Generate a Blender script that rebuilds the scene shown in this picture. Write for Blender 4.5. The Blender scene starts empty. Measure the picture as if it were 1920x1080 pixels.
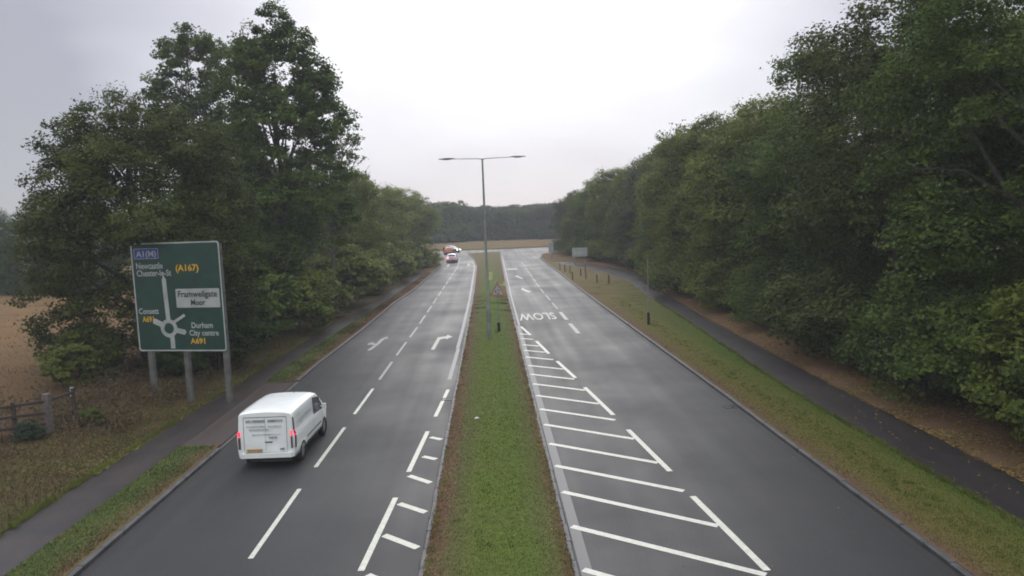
import bpy, math, random
import numpy as np
from mathutils import Vector, Matrix, noise as mnoise

random.seed(7)
RNG = np.random.default_rng(7)
scene = bpy.context.scene
COL = scene.collection

# ------------------------------------------------------------------ camera
CAM_H = 7.7
ROLL, PITCH, YAW = math.radians(2.1), math.radians(5.82), math.radians(1.70)
cam_data = bpy.data.cameras.new('camera')
cam = bpy.data.objects.new('camera', cam_data)
COL.objects.link(cam)
fw = Vector((math.sin(YAW)*math.cos(PITCH), math.cos(YAW)*math.cos(PITCH), -math.sin(PITCH)))
rt = Vector((math.cos(YAW), -math.sin(YAW), 0.0))
up = rt.cross(fw)
c_, s_ = math.cos(ROLL), math.sin(ROLL)
r2 = rt*c_ - up*s_
u2 = rt*s_ + up*c_
M = Matrix(((r2.x, u2.x, -fw.x, 0), (r2.y, u2.y, -fw.y, 0), (r2.z, u2.z, -fw.z, CAM_H), (0, 0, 0, 1)))
cam.matrix_world = M
cam_data.sensor_width = 36
cam_data.lens = 36*1340/1920
cam_data.clip_end = 3000
cam_data.dof.use_dof = True            # the webcam is slightly out of focus
cam_data.dof.focus_distance = 3.0
cam_data.dof.aperture_fstop = 4.6
scene.camera = cam

# ------------------------------------------------------------------ sky, sun, exposure
world = bpy.data.worlds.new('World')
scene.world = world
world.use_nodes = True
nt = world.node_tree
nt.nodes.clear()
N = nt.nodes.new
out = N('ShaderNodeOutputWorld')
SUN_EL, SUN_AZ = math.radians(24), math.radians(3)     # hidden sun ahead of the camera
sky = N('ShaderNodeTexSky'); sky.sky_type = 'NISHITA'; sky.sun_disc = False
sky.sun_elevation = SUN_EL; sky.sun_rotation = SUN_AZ
bg1 = N('ShaderNodeBackground'); bg1.inputs[1].default_value = 0.006
nt.links.new(sky.outputs[0], bg1.inputs[0])
tc = N('ShaderNodeTexCoord')
sd = Vector((math.sin(SUN_AZ)*math.cos(SUN_EL), math.cos(SUN_AZ)*math.cos(SUN_EL), math.sin(SUN_EL)))
dot = N('ShaderNodeVectorMath'); dot.operation = 'DOT_PRODUCT'
nrm = N('ShaderNodeVectorMath'); nrm.operation = 'NORMALIZE'
nt.links.new(tc.outputs['Generated'], nrm.inputs[0])
nt.links.new(nrm.outputs[0], dot.inputs[0]); dot.inputs[1].default_value = sd
mapn = N('ShaderNodeMapping'); mapn.inputs['Scale'].default_value = (1.0, 1.0, 3.0)
nt.links.new(nrm.outputs[0], mapn.inputs[0])
cl = N('ShaderNodeTexNoise'); cl.inputs['Scale'].default_value = 2.2; cl.inputs['Detail'].default_value = 4
cl.inputs['Roughness'].default_value = 0.45
nt.links.new(mapn.outputs[0], cl.inputs['Vector'])
# overcast brightness: glow round the hidden sun, modulated by cloud noise
ma = N('ShaderNodeMath'); ma.operation = 'MULTIPLY_ADD'; ma.inputs[1].default_value = 0.2; ma.inputs[2].default_value = -0.10
nt.links.new(cl.outputs['Fac'], ma.inputs[0])
ad = N('ShaderNodeMath'); ad.operation = 'ADD'
nt.links.new(dot.outputs['Value'], ad.inputs[0]); nt.links.new(ma.outputs[0], ad.inputs[1])
ramp = N('ShaderNodeValToRGB')
cr = ramp.color_ramp
cr.elements[0].position = 0.0; cr.elements[0].color = (0.60, 0.61, 0.64, 1)
cr.elements[1].position = 1.0; cr.elements[1].color = (1.15, 1.15, 1.15, 1)
for p, c in ((0.45, (0.52, 0.53, 0.56)), (0.74, (0.42, 0.435, 0.48)), (0.83, (0.43, 0.44, 0.51)), (0.90, (0.71, 0.71, 0.79)), (0.945, (0.88, 0.88, 0.95)), (0.98, (1.03, 1.03, 1.05))):
    e = cr.elements.new(p); e.color = (*c, 1)
nt.links.new(ad.outputs[0], ramp.inputs[0])
# overcast sky is brighter overhead than at the horizon
sxyz = N('ShaderNodeSeparateXYZ'); nt.links.new(nrm.outputs[0], sxyz.inputs[0])
zr = N('ShaderNodeMapRange'); zr.interpolation_type = 'SMOOTHSTEP'
for i_, v_ in enumerate((0.27, 1.0, 1.0, 4.4)): zr.inputs[i_+1].default_value = v_
nt.links.new(sxyz.outputs['Z'], zr.inputs[0])
bg2 = N('ShaderNodeBackground')
nt.links.new(zr.outputs[0], bg2.inputs[1])
nt.links.new(ramp.outputs[0], bg2.inputs[0])
adds = N('ShaderNodeAddShader')
nt.links.new(bg1.outputs[0], adds.inputs[0]); nt.links.new(bg2.outputs[0], adds.inputs[1])
nt.links.new(adds.outputs[0], out.inputs['Surface'])

sun_d = bpy.data.lights.new('sun', 'SUN')
sun_d.energy = 0.7; sun_d.angle = math.radians(40); sun_d.color = (1.0, 0.97, 0.93)
sun = bpy.data.objects.new('sun', sun_d); COL.objects.link(sun)
sun.rotation_euler = (-sd).to_track_quat('-Z', 'Y').to_euler()

scene.view_settings.view_transform = 'Standard'
scene.view_settings.look = 'None'
scene.view_settings.gamma = 1
scene.view_settings.exposure = 0.0
scene.view_settings.use_curve_mapping = False
scene.render.engine = 'CYCLES'
scene.cycles.max_bounces = 5
scene.cycles.diffuse_bounces = 3
scene.cycles.glossy_bounces = 2
scene.cycles.transmission_bounces = 2
scene.cycles.volume_bounces = 0
scene.cycles.use_denoising = True

# ------------------------------------------------------------------ materials
def new_mat(name):
    m = bpy.data.materials.new(name); m.use_nodes = True
    return m, m.node_tree, m.node_tree.nodes['Principled BSDF']

def tex_noise(nt, scale, detail=4, rough=0.55, vec=None, stretch=None):
    n = nt.nodes.new('ShaderNodeTexNoise')
    n.inputs['Scale'].default_value = scale; n.inputs['Detail'].default_value = detail
    n.inputs['Roughness'].default_value = rough
    g = nt.nodes.new('ShaderNodeNewGeometry')
    src = g.outputs['Position'] if vec is None else vec
    if stretch:
        mp = nt.nodes.new('ShaderNodeMapping'); mp.inputs['Scale'].default_value = stretch
        nt.links.new(src, mp.inputs[0]); src = mp.outputs[0]
    nt.links.new(src, n.inputs['Vector'])
    return n.outputs['Fac']

def maprange(nt, v, a, b, c, d):
    n = nt.nodes.new('ShaderNodeMapRange')
    for i, x in enumerate((a, b, c, d)): n.inputs[i+1].default_value = x
    nt.links.new(v, n.inputs[0]); return n.outputs[0]

def mixcol(nt, f, a, b, mode='MIX'):
    n = nt.nodes.new('ShaderNodeMix'); n.data_type = 'RGBA'; n.blend_type = mode
    for sock, v in ((n.inputs[0], f), (n.inputs[6], a), (n.inputs[7], b)):
        if isinstance(v, (float, int)): sock.default_value = v
        elif isinstance(v, tuple): sock.default_value = (*v, 1)
        else: nt.links.new(v, sock)
    return n.outputs[2]

def plain(name, col, rough=0.6, metal=0.0, nscale=6.0, namt=0.25, emit=None, estr=0.0, bump=0.0, coat=0.0):
    m, t, b = new_mat(name)
    f = maprange(t, tex_noise(t, nscale), 0.3, 0.7, 0.0, 1.0)
    lo = tuple(c*(1-namt) for c in col); hi = tuple(min(1, c*(1+namt*0.6)) for c in col)
    t.links.new(mixcol(t, f, lo, hi), b.inputs['Base Color'])
    b.inputs['Roughness'].default_value = rough; b.inputs['Metallic'].default_value = metal
    b.inputs['Coat Weight'].default_value = coat
    if emit:
        b.inputs['Emission Color'].default_value = (*emit, 1); b.inputs['Emission Strength'].default_value = estr
    if bump:
        bp = t.nodes.new('ShaderNodeBump'); bp.inputs['Strength'].default_value = bump
        t.links.new(tex_noise(t, nscale*4), bp.inputs['Height']); t.links.new(bp.outputs[0], b.inputs['Normal'])
    return m

def asphalt(name, dark, light, rlo, rhi, brown=0.0, brown_col=(0.05, 0.035, 0.03)):
    m, t, b = new_mat(name)
    streak = tex_noise(t, 1.0, 3, 0.5, stretch=(1.1, 0.035, 1))
    patch = tex_noise(t, 0.16, 4, 0.6)
    fine = tex_noise(t, 16, 6, 0.85)
    c = mixcol(t, maprange(t, streak, 0.32, 0.68, 0, 1), dark, light)
    c = mixcol(t, maprange(t, patch, 0.35, 0.7, 0.0, 0.5), c, tuple(d*0.8 for d in dark))
    if brown:
        c = mixcol(t, maprange(t, tex_noise(t, 0.9, 5, 0.6), 0.3, 0.62, 0.15*brown, brown), c, brown_col)
    spk = mixcol(t, maprange(t, fine, 0.25, 0.75, 0.0, 1.0), (0.3, 0.3, 0.3), (1.8, 1.8, 1.82))
    c = mixcol(t, 1.0, c, spk, 'MULTIPLY')
    t.links.new(c, b.inputs['Base Color'])
    r = t.nodes.new('ShaderNodeMath'); r.operation = 'ADD'
    t.links.new(maprange(t, streak, 0.3, 0.7, rlo, rhi), r.inputs[0])
    t.links.new(maprange(t, patch, 0.3, 0.7, -0.08, 0.1), r.inputs[1])
    t.links.new(r.outputs[0], b.inputs['Roughness'])
    b.inputs['Specular IOR Level'].default_value = 0.30
    bp = t.nodes.new('ShaderNodeBump'); bp.inputs['Strength'].default_value = 0.35; bp.inputs['Distance'].default_value = 0.01
    t.links.new(fine, bp.inputs['Height']); t.links.new(bp.outputs[0], b.inputs['Normal'])
    return m

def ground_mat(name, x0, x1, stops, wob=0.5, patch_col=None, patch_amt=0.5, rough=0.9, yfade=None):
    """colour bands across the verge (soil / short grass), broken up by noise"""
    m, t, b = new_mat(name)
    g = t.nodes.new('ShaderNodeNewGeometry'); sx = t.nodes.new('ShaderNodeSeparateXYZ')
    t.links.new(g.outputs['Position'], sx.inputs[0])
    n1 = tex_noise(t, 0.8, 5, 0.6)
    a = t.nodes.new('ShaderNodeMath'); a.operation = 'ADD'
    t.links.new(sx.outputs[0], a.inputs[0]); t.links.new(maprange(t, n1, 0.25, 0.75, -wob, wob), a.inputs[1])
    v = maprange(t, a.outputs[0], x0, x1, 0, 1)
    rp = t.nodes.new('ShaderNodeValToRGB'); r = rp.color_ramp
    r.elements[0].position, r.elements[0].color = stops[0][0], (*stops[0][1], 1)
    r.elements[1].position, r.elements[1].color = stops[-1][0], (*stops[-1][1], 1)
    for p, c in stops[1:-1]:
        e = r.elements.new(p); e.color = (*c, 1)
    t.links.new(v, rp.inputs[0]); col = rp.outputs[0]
    if patch_col:
        col = mixcol(t, maprange(t, tex_noise(t, 0.45, 5, 0.65), 0.45, 0.68, 0, patch_amt), col, patch_col)
    if yfade:
        col = mixcol(t, maprange(t, sx.outputs[1], yfade[0], yfade[1], 0, 1), col, yfade[2])
    fine = mixcol(t, maprange(t, tex_noise(t, 9, 4, 0.7), 0.25, 0.75, 0, 1), (0.6, 0.6, 0.6), (1.25, 1.25, 1.2))
    col = mixcol(t, 1.0, col, fine, 'MULTIPLY')
    t.links.new(col, b.inputs['Base Color'])
    b.inputs['Roughness'].default_value = rough; b.inputs['Specular IOR Level'].default_value = 0.05
    return m

def paint(name, wear, col=(0.56, 0.56, 0.48)):
    m, t, b = new_mat(name)
    n = tex_noise(t, 7, 8, 0.85)
    f = maprange(t, n, 0.5-0.2*wear-0.05, 0.5+0.35*(1-wear)+0.1, 1.0, 0.0) if False else maprange(t, n, 0.38, 0.62, wear, max(0.0, wear*0.25-0.02))
    t.links.new(mixcol(t, f, col, (0.075, 0.075, 0.078)), b.inputs['Base Color'])
    b.inputs['Roughness'].default_value = 0.5
    return m

def leaf_mat(name, a, b_, c):
    m, t, b = new_mat(name)
    at = t.nodes.new('ShaderNodeAttribute'); at.attribute_name = 'tone'
    rp = t.nodes.new('ShaderNodeValToRGB'); r = rp.color_ramp
    r.elements[0].color = (*a, 1); r.elements[1].color = (*c, 1)
    e = r.elements.new(0.5); e.color = (*b_, 1)
    t.links.new(at.outputs['Fac'], rp.inputs[0])
    col = rp.outputs[0]
    big = tex_noise(t, 0.35, 2, 0.5)
    col = mixcol(t, maprange(t, big, 0.3, 0.7, 0, 0.6), col, tuple(x*1.35 for x in c))
    t.links.new(col, b.inputs['Base Color'])
    b.inputs['Roughness'].default_value = 0.6; b.inputs['Specular IOR Level'].default_value = 0.10
    tr = t.nodes.new('ShaderNodeBsdfTranslucent'); t.links.new(col, tr.inputs[0])
    mx = t.nodes.new('ShaderNodeMixShader'); mx.inputs[0].default_value = 0.33
    t.links.new(b.outputs[0], mx.inputs[1]); t.links.new(tr.outputs[0], mx.inputs[2])
    t.links.new(mx.outputs[0], t.nodes['Material Output'].inputs['Surface'])
    return m

MT = {
 'road': asphalt('wet_asphalt', (0.019, 0.019, 0.0205), (0.028, 0.028, 0.030), 0.47, 0.60),
 'path': asphalt('path_asphalt', (0.014, 0.014, 0.016), (0.023, 0.023, 0.026), 0.36, 0.52, 0.55, (0.05, 0.035, 0.028)),
 'path_r': asphalt('tree_shaded_path_asphalt', (0.012, 0.012, 0.014), (0.02, 0.02, 0.022), 0.42, 0.55, 0.4, (0.035, 0.022, 0.018)),  # right footpath: the trees' shade is put into a darker asphalt colour
 'apron': asphalt('muddy_asphalt', (0.030, 0.027, 0.027), (0.042, 0.036, 0.035), 0.5, 0.65, 0.9, (0.046, 0.031, 0.026)),
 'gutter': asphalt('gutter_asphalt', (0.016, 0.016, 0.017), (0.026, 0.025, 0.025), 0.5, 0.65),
 'kerb': plain('kerb_concrete', (0.052, 0.052, 0.053), 0.55, 0, 3, 0.5, bump=0.3),
 'median': ground_mat('median_grass', -1.9, 1.9, [(0.0, (0.105, 0.055, 0.036)), (0.12, (0.10, 0.062, 0.04)), (0.22, (0.08, 0.085, 0.032)), (0.36, (0.076, 0.102, 0.022)),
        (0.66, (0.070, 0.100, 0.020)), (0.8, (0.078, 0.086, 0.030)), (0.89, (0.10, 0.062, 0.038)), (1.0, (0.105, 0.052, 0.034))], 0.12, (0.095, 0.10, 0.04), 0.35, yfade=(80, 125, (0.105, 0.092, 0.048))),
 'verge_r': ground_mat('verge_grass_right', 9.4, 12.1, [(0.0, (0.10, 0.062, 0.045)), (0.12, (0.105, 0.072, 0.040)), (0.3, (0.098, 0.086, 0.028)),
        (0.75, (0.084, 0.088, 0.022)), (1.0, (0.050, 0.078, 0.015))], 0.3, (0.078, 0.092, 0.022), 0.5, yfade=(38, 85, (0.125, 0.098, 0.05))),
 'verge_l': ground_mat('verge_grass_left', -11.4, -9.3, [(0.0, (0.06, 0.08, 0.024)), (0.5, (0.065, 0.083, 0.027)), (0.7, (0.09, 0.075, 0.035)), (1.0, (0.12, 0.07, 0.048))], 0.25, (0.10, 0.09, 0.04), 0.4),
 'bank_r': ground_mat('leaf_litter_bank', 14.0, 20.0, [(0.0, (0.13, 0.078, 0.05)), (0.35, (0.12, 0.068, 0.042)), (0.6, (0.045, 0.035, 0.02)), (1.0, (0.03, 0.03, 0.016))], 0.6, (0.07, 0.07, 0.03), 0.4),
 'bank_l': ground_mat('rough_bank_left', -18.0, -12.4, [(0.0, (0.08, 0.055, 0.035)), (0.25, (0.075, 0.055, 0.033)), (0.5, (0.085, 0.072, 0.032)), (0.85, (0.078, 0.07, 0.03)), (1.0, (0.06, 0.05, 0.028))], 0.8, (0.085, 0.055, 0.035), 0.7),
 'field': ground_mat('stubble_field', -60, -17, [(0.0, (0.16, 0.105, 0.05)), (0.6, (0.15, 0.092, 0.045)), (1.0, (0.095, 0.06, 0.034))], 2.0, (0.09, 0.062, 0.036), 0.6),
 'ground': ground_mat('dry_ground', -60, 60, [(0.0, (0.085, 0.055, 0.034)), (0.5, (0.095, 0.060, 0.037)), (1.0, (0.08, 0.052, 0.034))], 3.0, (0.08, 0.075, 0.04), 0.6),
 'island': ground_mat('dry_island_grass', -40, 40, [(0.0, (0.13, 0.07, 0.042)), (0.4, (0.115, 0.085, 0.042)), (1.0, (0.13, 0.07, 0.045))], 3.0, (0.12, 0.11, 0.05), 0.6),
 'white': paint('road_paint_white', 0.42),
 'slow': paint('road_paint_slow', 0.6, (0.40, 0.40, 0.34)),
 'worn': paint('road_paint_worn', 0.75, (0.34, 0.34, 0.33)),
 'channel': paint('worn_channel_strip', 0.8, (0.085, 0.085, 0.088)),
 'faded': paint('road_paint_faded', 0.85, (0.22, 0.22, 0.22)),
 'bark': plain('bark', (0.06, 0.05, 0.038), 0.9, 0, 5, 0.5, bump=0.6),
 'twig': plain('pale_twig', (0.10, 0.09, 0.075), 0.9, 0, 5, 0.4),
 'timber': plain('weathered_timber', (0.045, 0.030, 0.026), 0.85, 0, 9, 0.45, bump=0.5),
 'timber_pale': plain('pale_timber', (0.12, 0.10, 0.095), 0.85, 0, 9, 0.4, bump=0.4),
 'steel': plain('galvanised_steel', (0.24, 0.25, 0.25), 0.5, 0.3, 4, 0.25),
 'column': plain('lamp_column_paint', (0.20, 0.23, 0.20), 0.5, 0.1, 3, 0.25),
 'dark': plain('dark_grey_plastic', (0.03, 0.03, 0.034), 0.5, 0, 6, 0.3),
 'iron': plain('cast_iron', (0.03, 0.028, 0.026), 0.6, 0.5, 9, 0.4, bump=0.4),
 'bollard': plain('grey_brown_timber', (0.13, 0.105, 0.07), 0.85, 0, 9, 0.4),
 'lens': plain('lamp_bowl', (0.35, 0.36, 0.37), 0.2, 0, 4, 0.1),
 'sgreen': plain('sign_green', (0.004, 0.04, 0.028), 0.45, 0, 1.3, 0.35),
 'sblue': plain('sign_blue', (0.015, 0.05, 0.26), 0.45, 0, 2, 0.2),
 'swhite': plain('sign_white', (0.34, 0.36, 0.36), 0.5, 0, 2, 0.2),
 'syellow': plain('sign_yellow', (0.62, 0.36, 0.02), 0.5, 0, 2, 0.2),
 'sblack': plain('sign_black', (0.02, 0.02, 0.02), 0.5, 0, 2, 0.2),
 'sred': plain('sign_red', (0.40, 0.13, 0.10), 0.5, 0, 2, 0.25),
 'spale': plain('pale_yellow_plate', (0.52, 0.52, 0.26), 0.5, 0, 3, 0.2),
 'sback': plain('sign_grey', (0.30, 0.33, 0.33), 0.5, 0.2, 3, 0.2),
 'vanpaint': plain('van_white_paint', (0.74, 0.77, 0.76), 0.28, 0, 2.0, 0.08, coat=0.5),
 'carwhite': plain('car_white_paint', (0.62, 0.62, 0.64), 0.3, 0, 2, 0.08, coat=0.5),
 'carorange': plain('car_orange_paint', (0.55, 0.16, 0.08), 0.35, 0, 2, 0.1, coat=0.5),
 'cardark': plain('car_dark_paint', (0.03, 0.035, 0.045), 0.3, 0, 2, 0.1, coat=0.6),
 'glass': plain('tinted_glass', (0.02, 0.022, 0.035), 0.12, 0, 2, 0.1),
 'tyre': plain('tyre_rubber', (0.022, 0.022, 0.023), 0.8, 0, 9, 0.3),
 'rim': plain('wheel_rim', (0.28, 0.29, 0.30), 0.35, 0.6, 6, 0.2),
 'seam': plain('panel_seam', (0.16, 0.17, 0.175), 0.6, 0, 6, 0.2),
 'lampdark': plain('tail_lamp_smoked', (0.09, 0.06, 0.06), 0.25, 0, 6, 0.2),
 'lampred': plain('tail_lamp_lit', (0.6, 0.03, 0.06), 0.3, 0, 6, 0.1, emit=(1.0, 0.04, 0.09), estr=1.3),
 'lampbright': plain('brake_lamp_lit', (0.6, 0.03, 0.06), 0.3, 0, 6, 0.1, emit=(1.0, 0.12, 0.16), estr=9.0),
 'headlit': plain('headlamp_lit', (0.8, 0.8, 0.75), 0.3, 0, 6, 0.1, emit=(1.0, 0.95, 0.85), estr=7.0),
 'plate': plain('yellow_number_plate', (0.58, 0.36, 0.12), 0.5, 0, 6, 0.1),
 'signpost': plain('dull_post_paint', (0.105, 0.105, 0.095), 0.7, 0, 3, 0.4),
 'ink2': plain('grey_lettering', (0.27, 0.30, 0.30), 0.5, 0, 12, 0.4),
 'ink': plain('faded_grey_lettering', (0.44, 0.48, 0.48), 0.5, 0, 12, 0.4),
 'deadleaf': leaf_mat('dead_leaf', (0.10, 0.055, 0.02), (0.14, 0.09, 0.03), (0.25, 0.19, 0.06)),
 'g_mid': leaf_mat('leaf_mid_green', (0.023, 0.046, 0.009), (0.044, 0.078, 0.014), (0.086, 0.124, 0.023)),
 'g_brown': leaf_mat('leaf_brownish_green', (0.020, 0.032, 0.009), (0.040, 0.055, 0.013), (0.074, 0.088, 0.022)),
 'g_light': leaf_mat('leaf_light_green', (0.075, 0.10, 0.022), (0.115, 0.142, 0.032), (0.17, 0.195, 0.05)),
 'g_dark': leaf_mat('leaf_dark_green', (0.013, 0.027, 0.007), (0.025, 0.046, 0.010), (0.050, 0.078, 0.016)),
 'g_olive': leaf_mat('leaf_olive', (0.048, 0.064, 0.012), (0.082, 0.102, 0.019), (0.13, 0.148, 0.030)),
 'g_bright': leaf_mat('leaf_yellow_green', (0.05, 0.078, 0.012), (0.078, 0.112, 0.018), (0.12, 0.145, 0.026)),
 'g_blue': leaf_mat('leaf_blue_green', (0.026, 0.045, 0.027), (0.040, 0.066, 0.040), (0.062, 0.09, 0.055)),
 'g_far': leaf_mat('leaf_far_grey_green', (0.04, 0.052, 0.024), (0.055, 0.07, 0.032), (0.07, 0.085, 0.04)),
 'g_bronze': leaf_mat('leaf_bronze', (0.06, 0.045, 0.025), (0.085, 0.062, 0.03), (0.10, 0.08, 0.04)),
}

# ------------------------------------------------------------------ mesh helpers
class MB:
    def __init__(s): s.v = []; s.f = []; s.smooth = []
    def add(s, vs, fs, smooth=False):
        o = len(s.v); s.v += [tuple(v) for v in vs]
        s.f += [tuple(i+o for i in f) for f in fs]; s.smooth += [smooth]*len(fs); return s
    def box(s, a, b):
        (x0, y0, z0), (x1, y1, z1) = a, b
        vs = [(x0,y0,z0),(x1,y0,z0),(x1,y1,z0),(x0,y1,z0),(x0,y0,z1),(x1,y0,z1),(x1,y1,z1),(x0,y1,z1)]
        return s.add(vs, [(0,3,2,1),(4,5,6,7),(0,1,5,4),(1,2,6,5),(2,3,7,6),(3,0,4,7)])
    def bar(s, p, q, w, h):
        p, q = Vector(p), Vector(q); d = (q-p).normalized()
        r = d.cross(Vector((0, 0, 1)))
        r = r.normalized() if r.length > 1e-4 else Vector((1, 0, 0))
        u = r.cross(d)
        vs = [e + r*a*w/2 + u*b*h/2 for e in (p, q) for a, b in ((-1,-1),(1,-1),(1,1),(-1,1))]
        return s.add(vs, [(0,1,2,3),(7,6,5,4),(0,4,5,1),(1,5,6,2),(2,6,7,3),(3,7,4,0)])
    def tube(s, pts, rads, n=8, cap=True):
        rings = []
        pts = [Vector(p) for p in pts]
        for i, p in enumerate(pts):
            d = (pts[min(i+1, len(pts)-1)]-pts[max(i-1, 0)]).normalized()
            r = d.cross(Vector((0.13, 1, 0.07))).normalized(); u = d.cross(r)
            rings.append([p + (r*math.cos(2*math.pi*k/n)+u*math.sin(2*math.pi*k/n))*rads[i] for k in range(n)])
        vs = [v for rg in rings for v in rg]; fs = []
        for i in range(len(pts)-1):
            for k in range(n):
                fs.append((i*n+k, i*n+(k+1) % n, (i+1)*n+(k+1) % n, (i+1)*n+k))
        s.add(vs, fs, True)
        if cap:
            s.add(rings[0], [tuple(range(n))]); s.add(rings[-1], [tuple(reversed(range(n)))])
        return s
    def prism(s, poly, z0, z1):
        n = len(poly)
        vs = [(x, y, z0) for x, y in poly] + [(x, y, z1) for x, y in poly]
        return s.add(vs, [tuple(range(n, 2*n))] + [tuple(reversed(range(n)))] + [(i, (i+1) % n, (i+1) % n+n, i+n) for i in range(n)])
    def mesh(s, name, m):
        me = bpy.data.meshes.new(name); me.from_pydata(s.v, [], s.f); me.materials.append(m)
        me.polygons.foreach_set('use_smooth', s.smooth); me.update(); return me
    def build(s, name, m, parent=None, loc=None):
        return link(name, s.mesh(name, m), parent, loc)

def link(name, data, parent=None, loc=None, rot=None):
    o = bpy.data.objects.new(name, data); COL.objects.link(o)
    if parent is not None: o.parent = parent
    if loc is not None: o.location = loc
    if rot is not None: o.rotation_euler = rot
    return o

def tag(o, label, cat, group=None):
    o['label'] = label; o['category'] = cat
    if group: o['group'] = group
    return o

def thing(name, label, cat, loc=(0, 0, 0), rz=0.0, group=None):
    return tag(link(name, None, None, loc, (0, 0, rz)), label, cat, group)

def structure(o, kind='structure'):
    o['kind'] = kind; return o

def copy_tree(o, parent=None):
    c = o.copy(); COL.objects.link(c)
    if parent is not None: c.parent = parent
    for ch in list(o.children): copy_tree(ch, c)
    return c

def text_mesh(txt, height, width, m, name='lettering', parent=None, loc=(0, 0, 0), rot=(0, 0, 0), bold=0.0, extrude=0.0, align='LEFT'):
    cu = bpy.data.curves.new(name, 'FONT'); cu.body = txt; cu.size = 1.0; cu.extrude = extrude
    cu.offset = bold; cu.resolution_u = 3
    ob = bpy.data.objects.new(name, cu); COL.objects.link(ob)
    dg = bpy.context.evaluated_depsgraph_get(); dg.update()
    me = bpy.data.meshes.new_from_object(ob.evaluated_get(dg))
    bpy.data.objects.remove(ob); bpy.data.curves.remove(cu)
    co = np.empty(len(me.vertices)*3); me.vertices.foreach_get('co', co); co = co.reshape(-1, 3)
    x0, x1 = co[:, 0].min(), co[:, 0].max()
    sy = height/0.70
    co[:, 0] = (co[:, 0]-x0)/(x1-x0)*width
    co[:, 1] *= sy
    me.vertices.foreach_set('co', co.ravel()); me.materials.clear(); me.materials.append(m); me.update()
    return link(name, me, parent, loc, rot)

# ------------------------------------------------------------------ polylines of the road edges (x at distance y)
def poly(pts):
    ys = [p[1] for p in pts]; xs = [p[0] for p in pts]
    return lambda y: float(np.interp(y, ys, xs))
L_KERB = poly([(-9.55, 0), (-9.5, 38), (-9.1, 50), (-8.9, 66), (-8.3, 76), (-7.9, 108), (-8.6, 135), (-14, 146), (-26, 152)])
R_KERB = poly([(9.45, 0), (9.35, 30), (9.15, 46), (9.05, 56), (8.95, 69), (8.9, 100), (8.8, 125), (10.0, 137), (15, 145), (24, 151)])
M_L = poly([(-1.82, 0), (-1.78, 67), (-2.1, 110), (-3.0, 130), (-4.6, 150)])
M_R = poly([(1.62, 0), (1.68, 67), (2.1, 125), (2.4, 149)])
LP_L = poly([(-12.85, 0), (-12.65, 28), (-12.35, 38), (-12.1, 50), (-11.5, 60), (-10.9, 70), (-10.3, 90), (-10.0, 105)])
LP_R = poly([(-11.2, 0), (-11.0, 28), (-11.1, 39), (-10.7, 50), (-10.1, 62), (-9.7, 75), (-9.2, 90), (-8.9, 105)])
RP_L = poly([(12.05, 0), (12.1, 25), (12.3, 32), (13.4, 50), (13.9, 63), (14.9, 76), (14.6, 86), (13.2, 96), (11.4, 105), (9.6, 112)])
RP_R = poly([(14.0, 0), (14.15, 22), (14.3, 31), (14.95, 50), (15.8, 64), (17.3, 78), (17.2, 88), (16.2, 98), (14.4, 106), (12.6, 112)])

def bump_z(x, y, amp, s=0.7):
    return amp*mnoise.noise(Vector((x*s, y*s, 3.3)))

def strip(name, fl, fr, y0, y1, zf, m, nx=6, near=0.8, far=3.0, amp=0.0, kind='structure', parent=None):
    ys = []; y = y0
    while y < y1: ys.append(y); y += near if y < 55 else far
    ys.append(y1)
    vs = []; fs = []
    for y in ys:
        a, b = fl(y), fr(y)
        for i in range(nx+1):
            x = a+(b-a)*i/nx
            edge = 0.0 if i in (0, nx) else 1.0
            vs.append((x, y, zf(x, y)+edge*bump_z(x, y, amp)))
    for j in range(len(ys)-1):
        for i in range(nx):
            k = j*(nx+1)+i; fs.append((k, k+1, k+nx+2, k+nx+1))
    # skirts so that the strip is not paper-thin
    n = len(vs); R = len(ys)
    for j in range(R):
        for i in (0, nx):
            v = vs[j*(nx+1)+i]; vs.append((v[0], v[1], -0.3))
    for j in range(R-1):
        a = n+2*j
        fs.append((j*(nx+1), (j+1)*(nx+1), a+2, a)); fs.append(((j+1)*(nx+1)+nx, j*(nx+1)+nx, a+1, a+3))
    mb = MB(); mb.add(vs, fs, False)
    o = mb.build(name, m, parent)
    if kind: structure(o, kind)
    return o

# ------------------------------------------------------------------ the setting
g = MB()
g.add([(-900, -40, -0.06), (900, -40, -0.06), (900, 1500, -0.06), (-900, 1500, -0.06)], [(0, 1, 2, 3)])
ground = structure(g.build('ground', MT['ground']))

road = structure(MB().add([(x, y, 0.0) for y in np.linspace(-5, 158, 60) for x in (-10.2, -5, 0, 5, 10.0)],
    [(j*5+i, j*5+i+1, j*5+i+6, j*5+i+5) for j in range(59) for i in range(4)]).build('road', MT['road']))
# mouth of the roundabout and its circulating road
rg = MB(); NR = 96; cx, cy = 2.0, 190.0
vs = []; fs = []
for k in range(NR):
    a = 2*math.pi*k/NR
    for r in (26.0, 34.0, 43.5): vs.append((cx+r*math.cos(a), cy+r*math.sin(a), 0.004))
for k in range(NR):
    b = (k+1) % NR
    for i in range(2): fs.append((k*3+i, k*3+i+1, b*3+i+1, b*3+i))
rg.add(vs, fs)
rg.add([(-20, 150, 0.002), (-9.8, 136, 0.002), (9.8, 136, 0.002), (24, 150, 0.002)], [(0, 1, 2, 3)])
structure(rg.build('roundabout_road', MT['road']))
ig = MB(); vs = [(cx, cy, 0.9)]; fs = []
for r, z in ((8, 0.85), (16, 0.6), (23, 0.25), (25.9, 0.12), (25.95, -0.05)):
    for k in range(64):
        a = 2*math.pi*k/64; vs.append((cx+r*math.cos(a), cy+r*math.sin(a), z+(0.1*mnoise.noise(Vector((r*math.cos(a)*.2, r*math.sin(a)*.2, 0))) if r < 25 else 0)))
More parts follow.
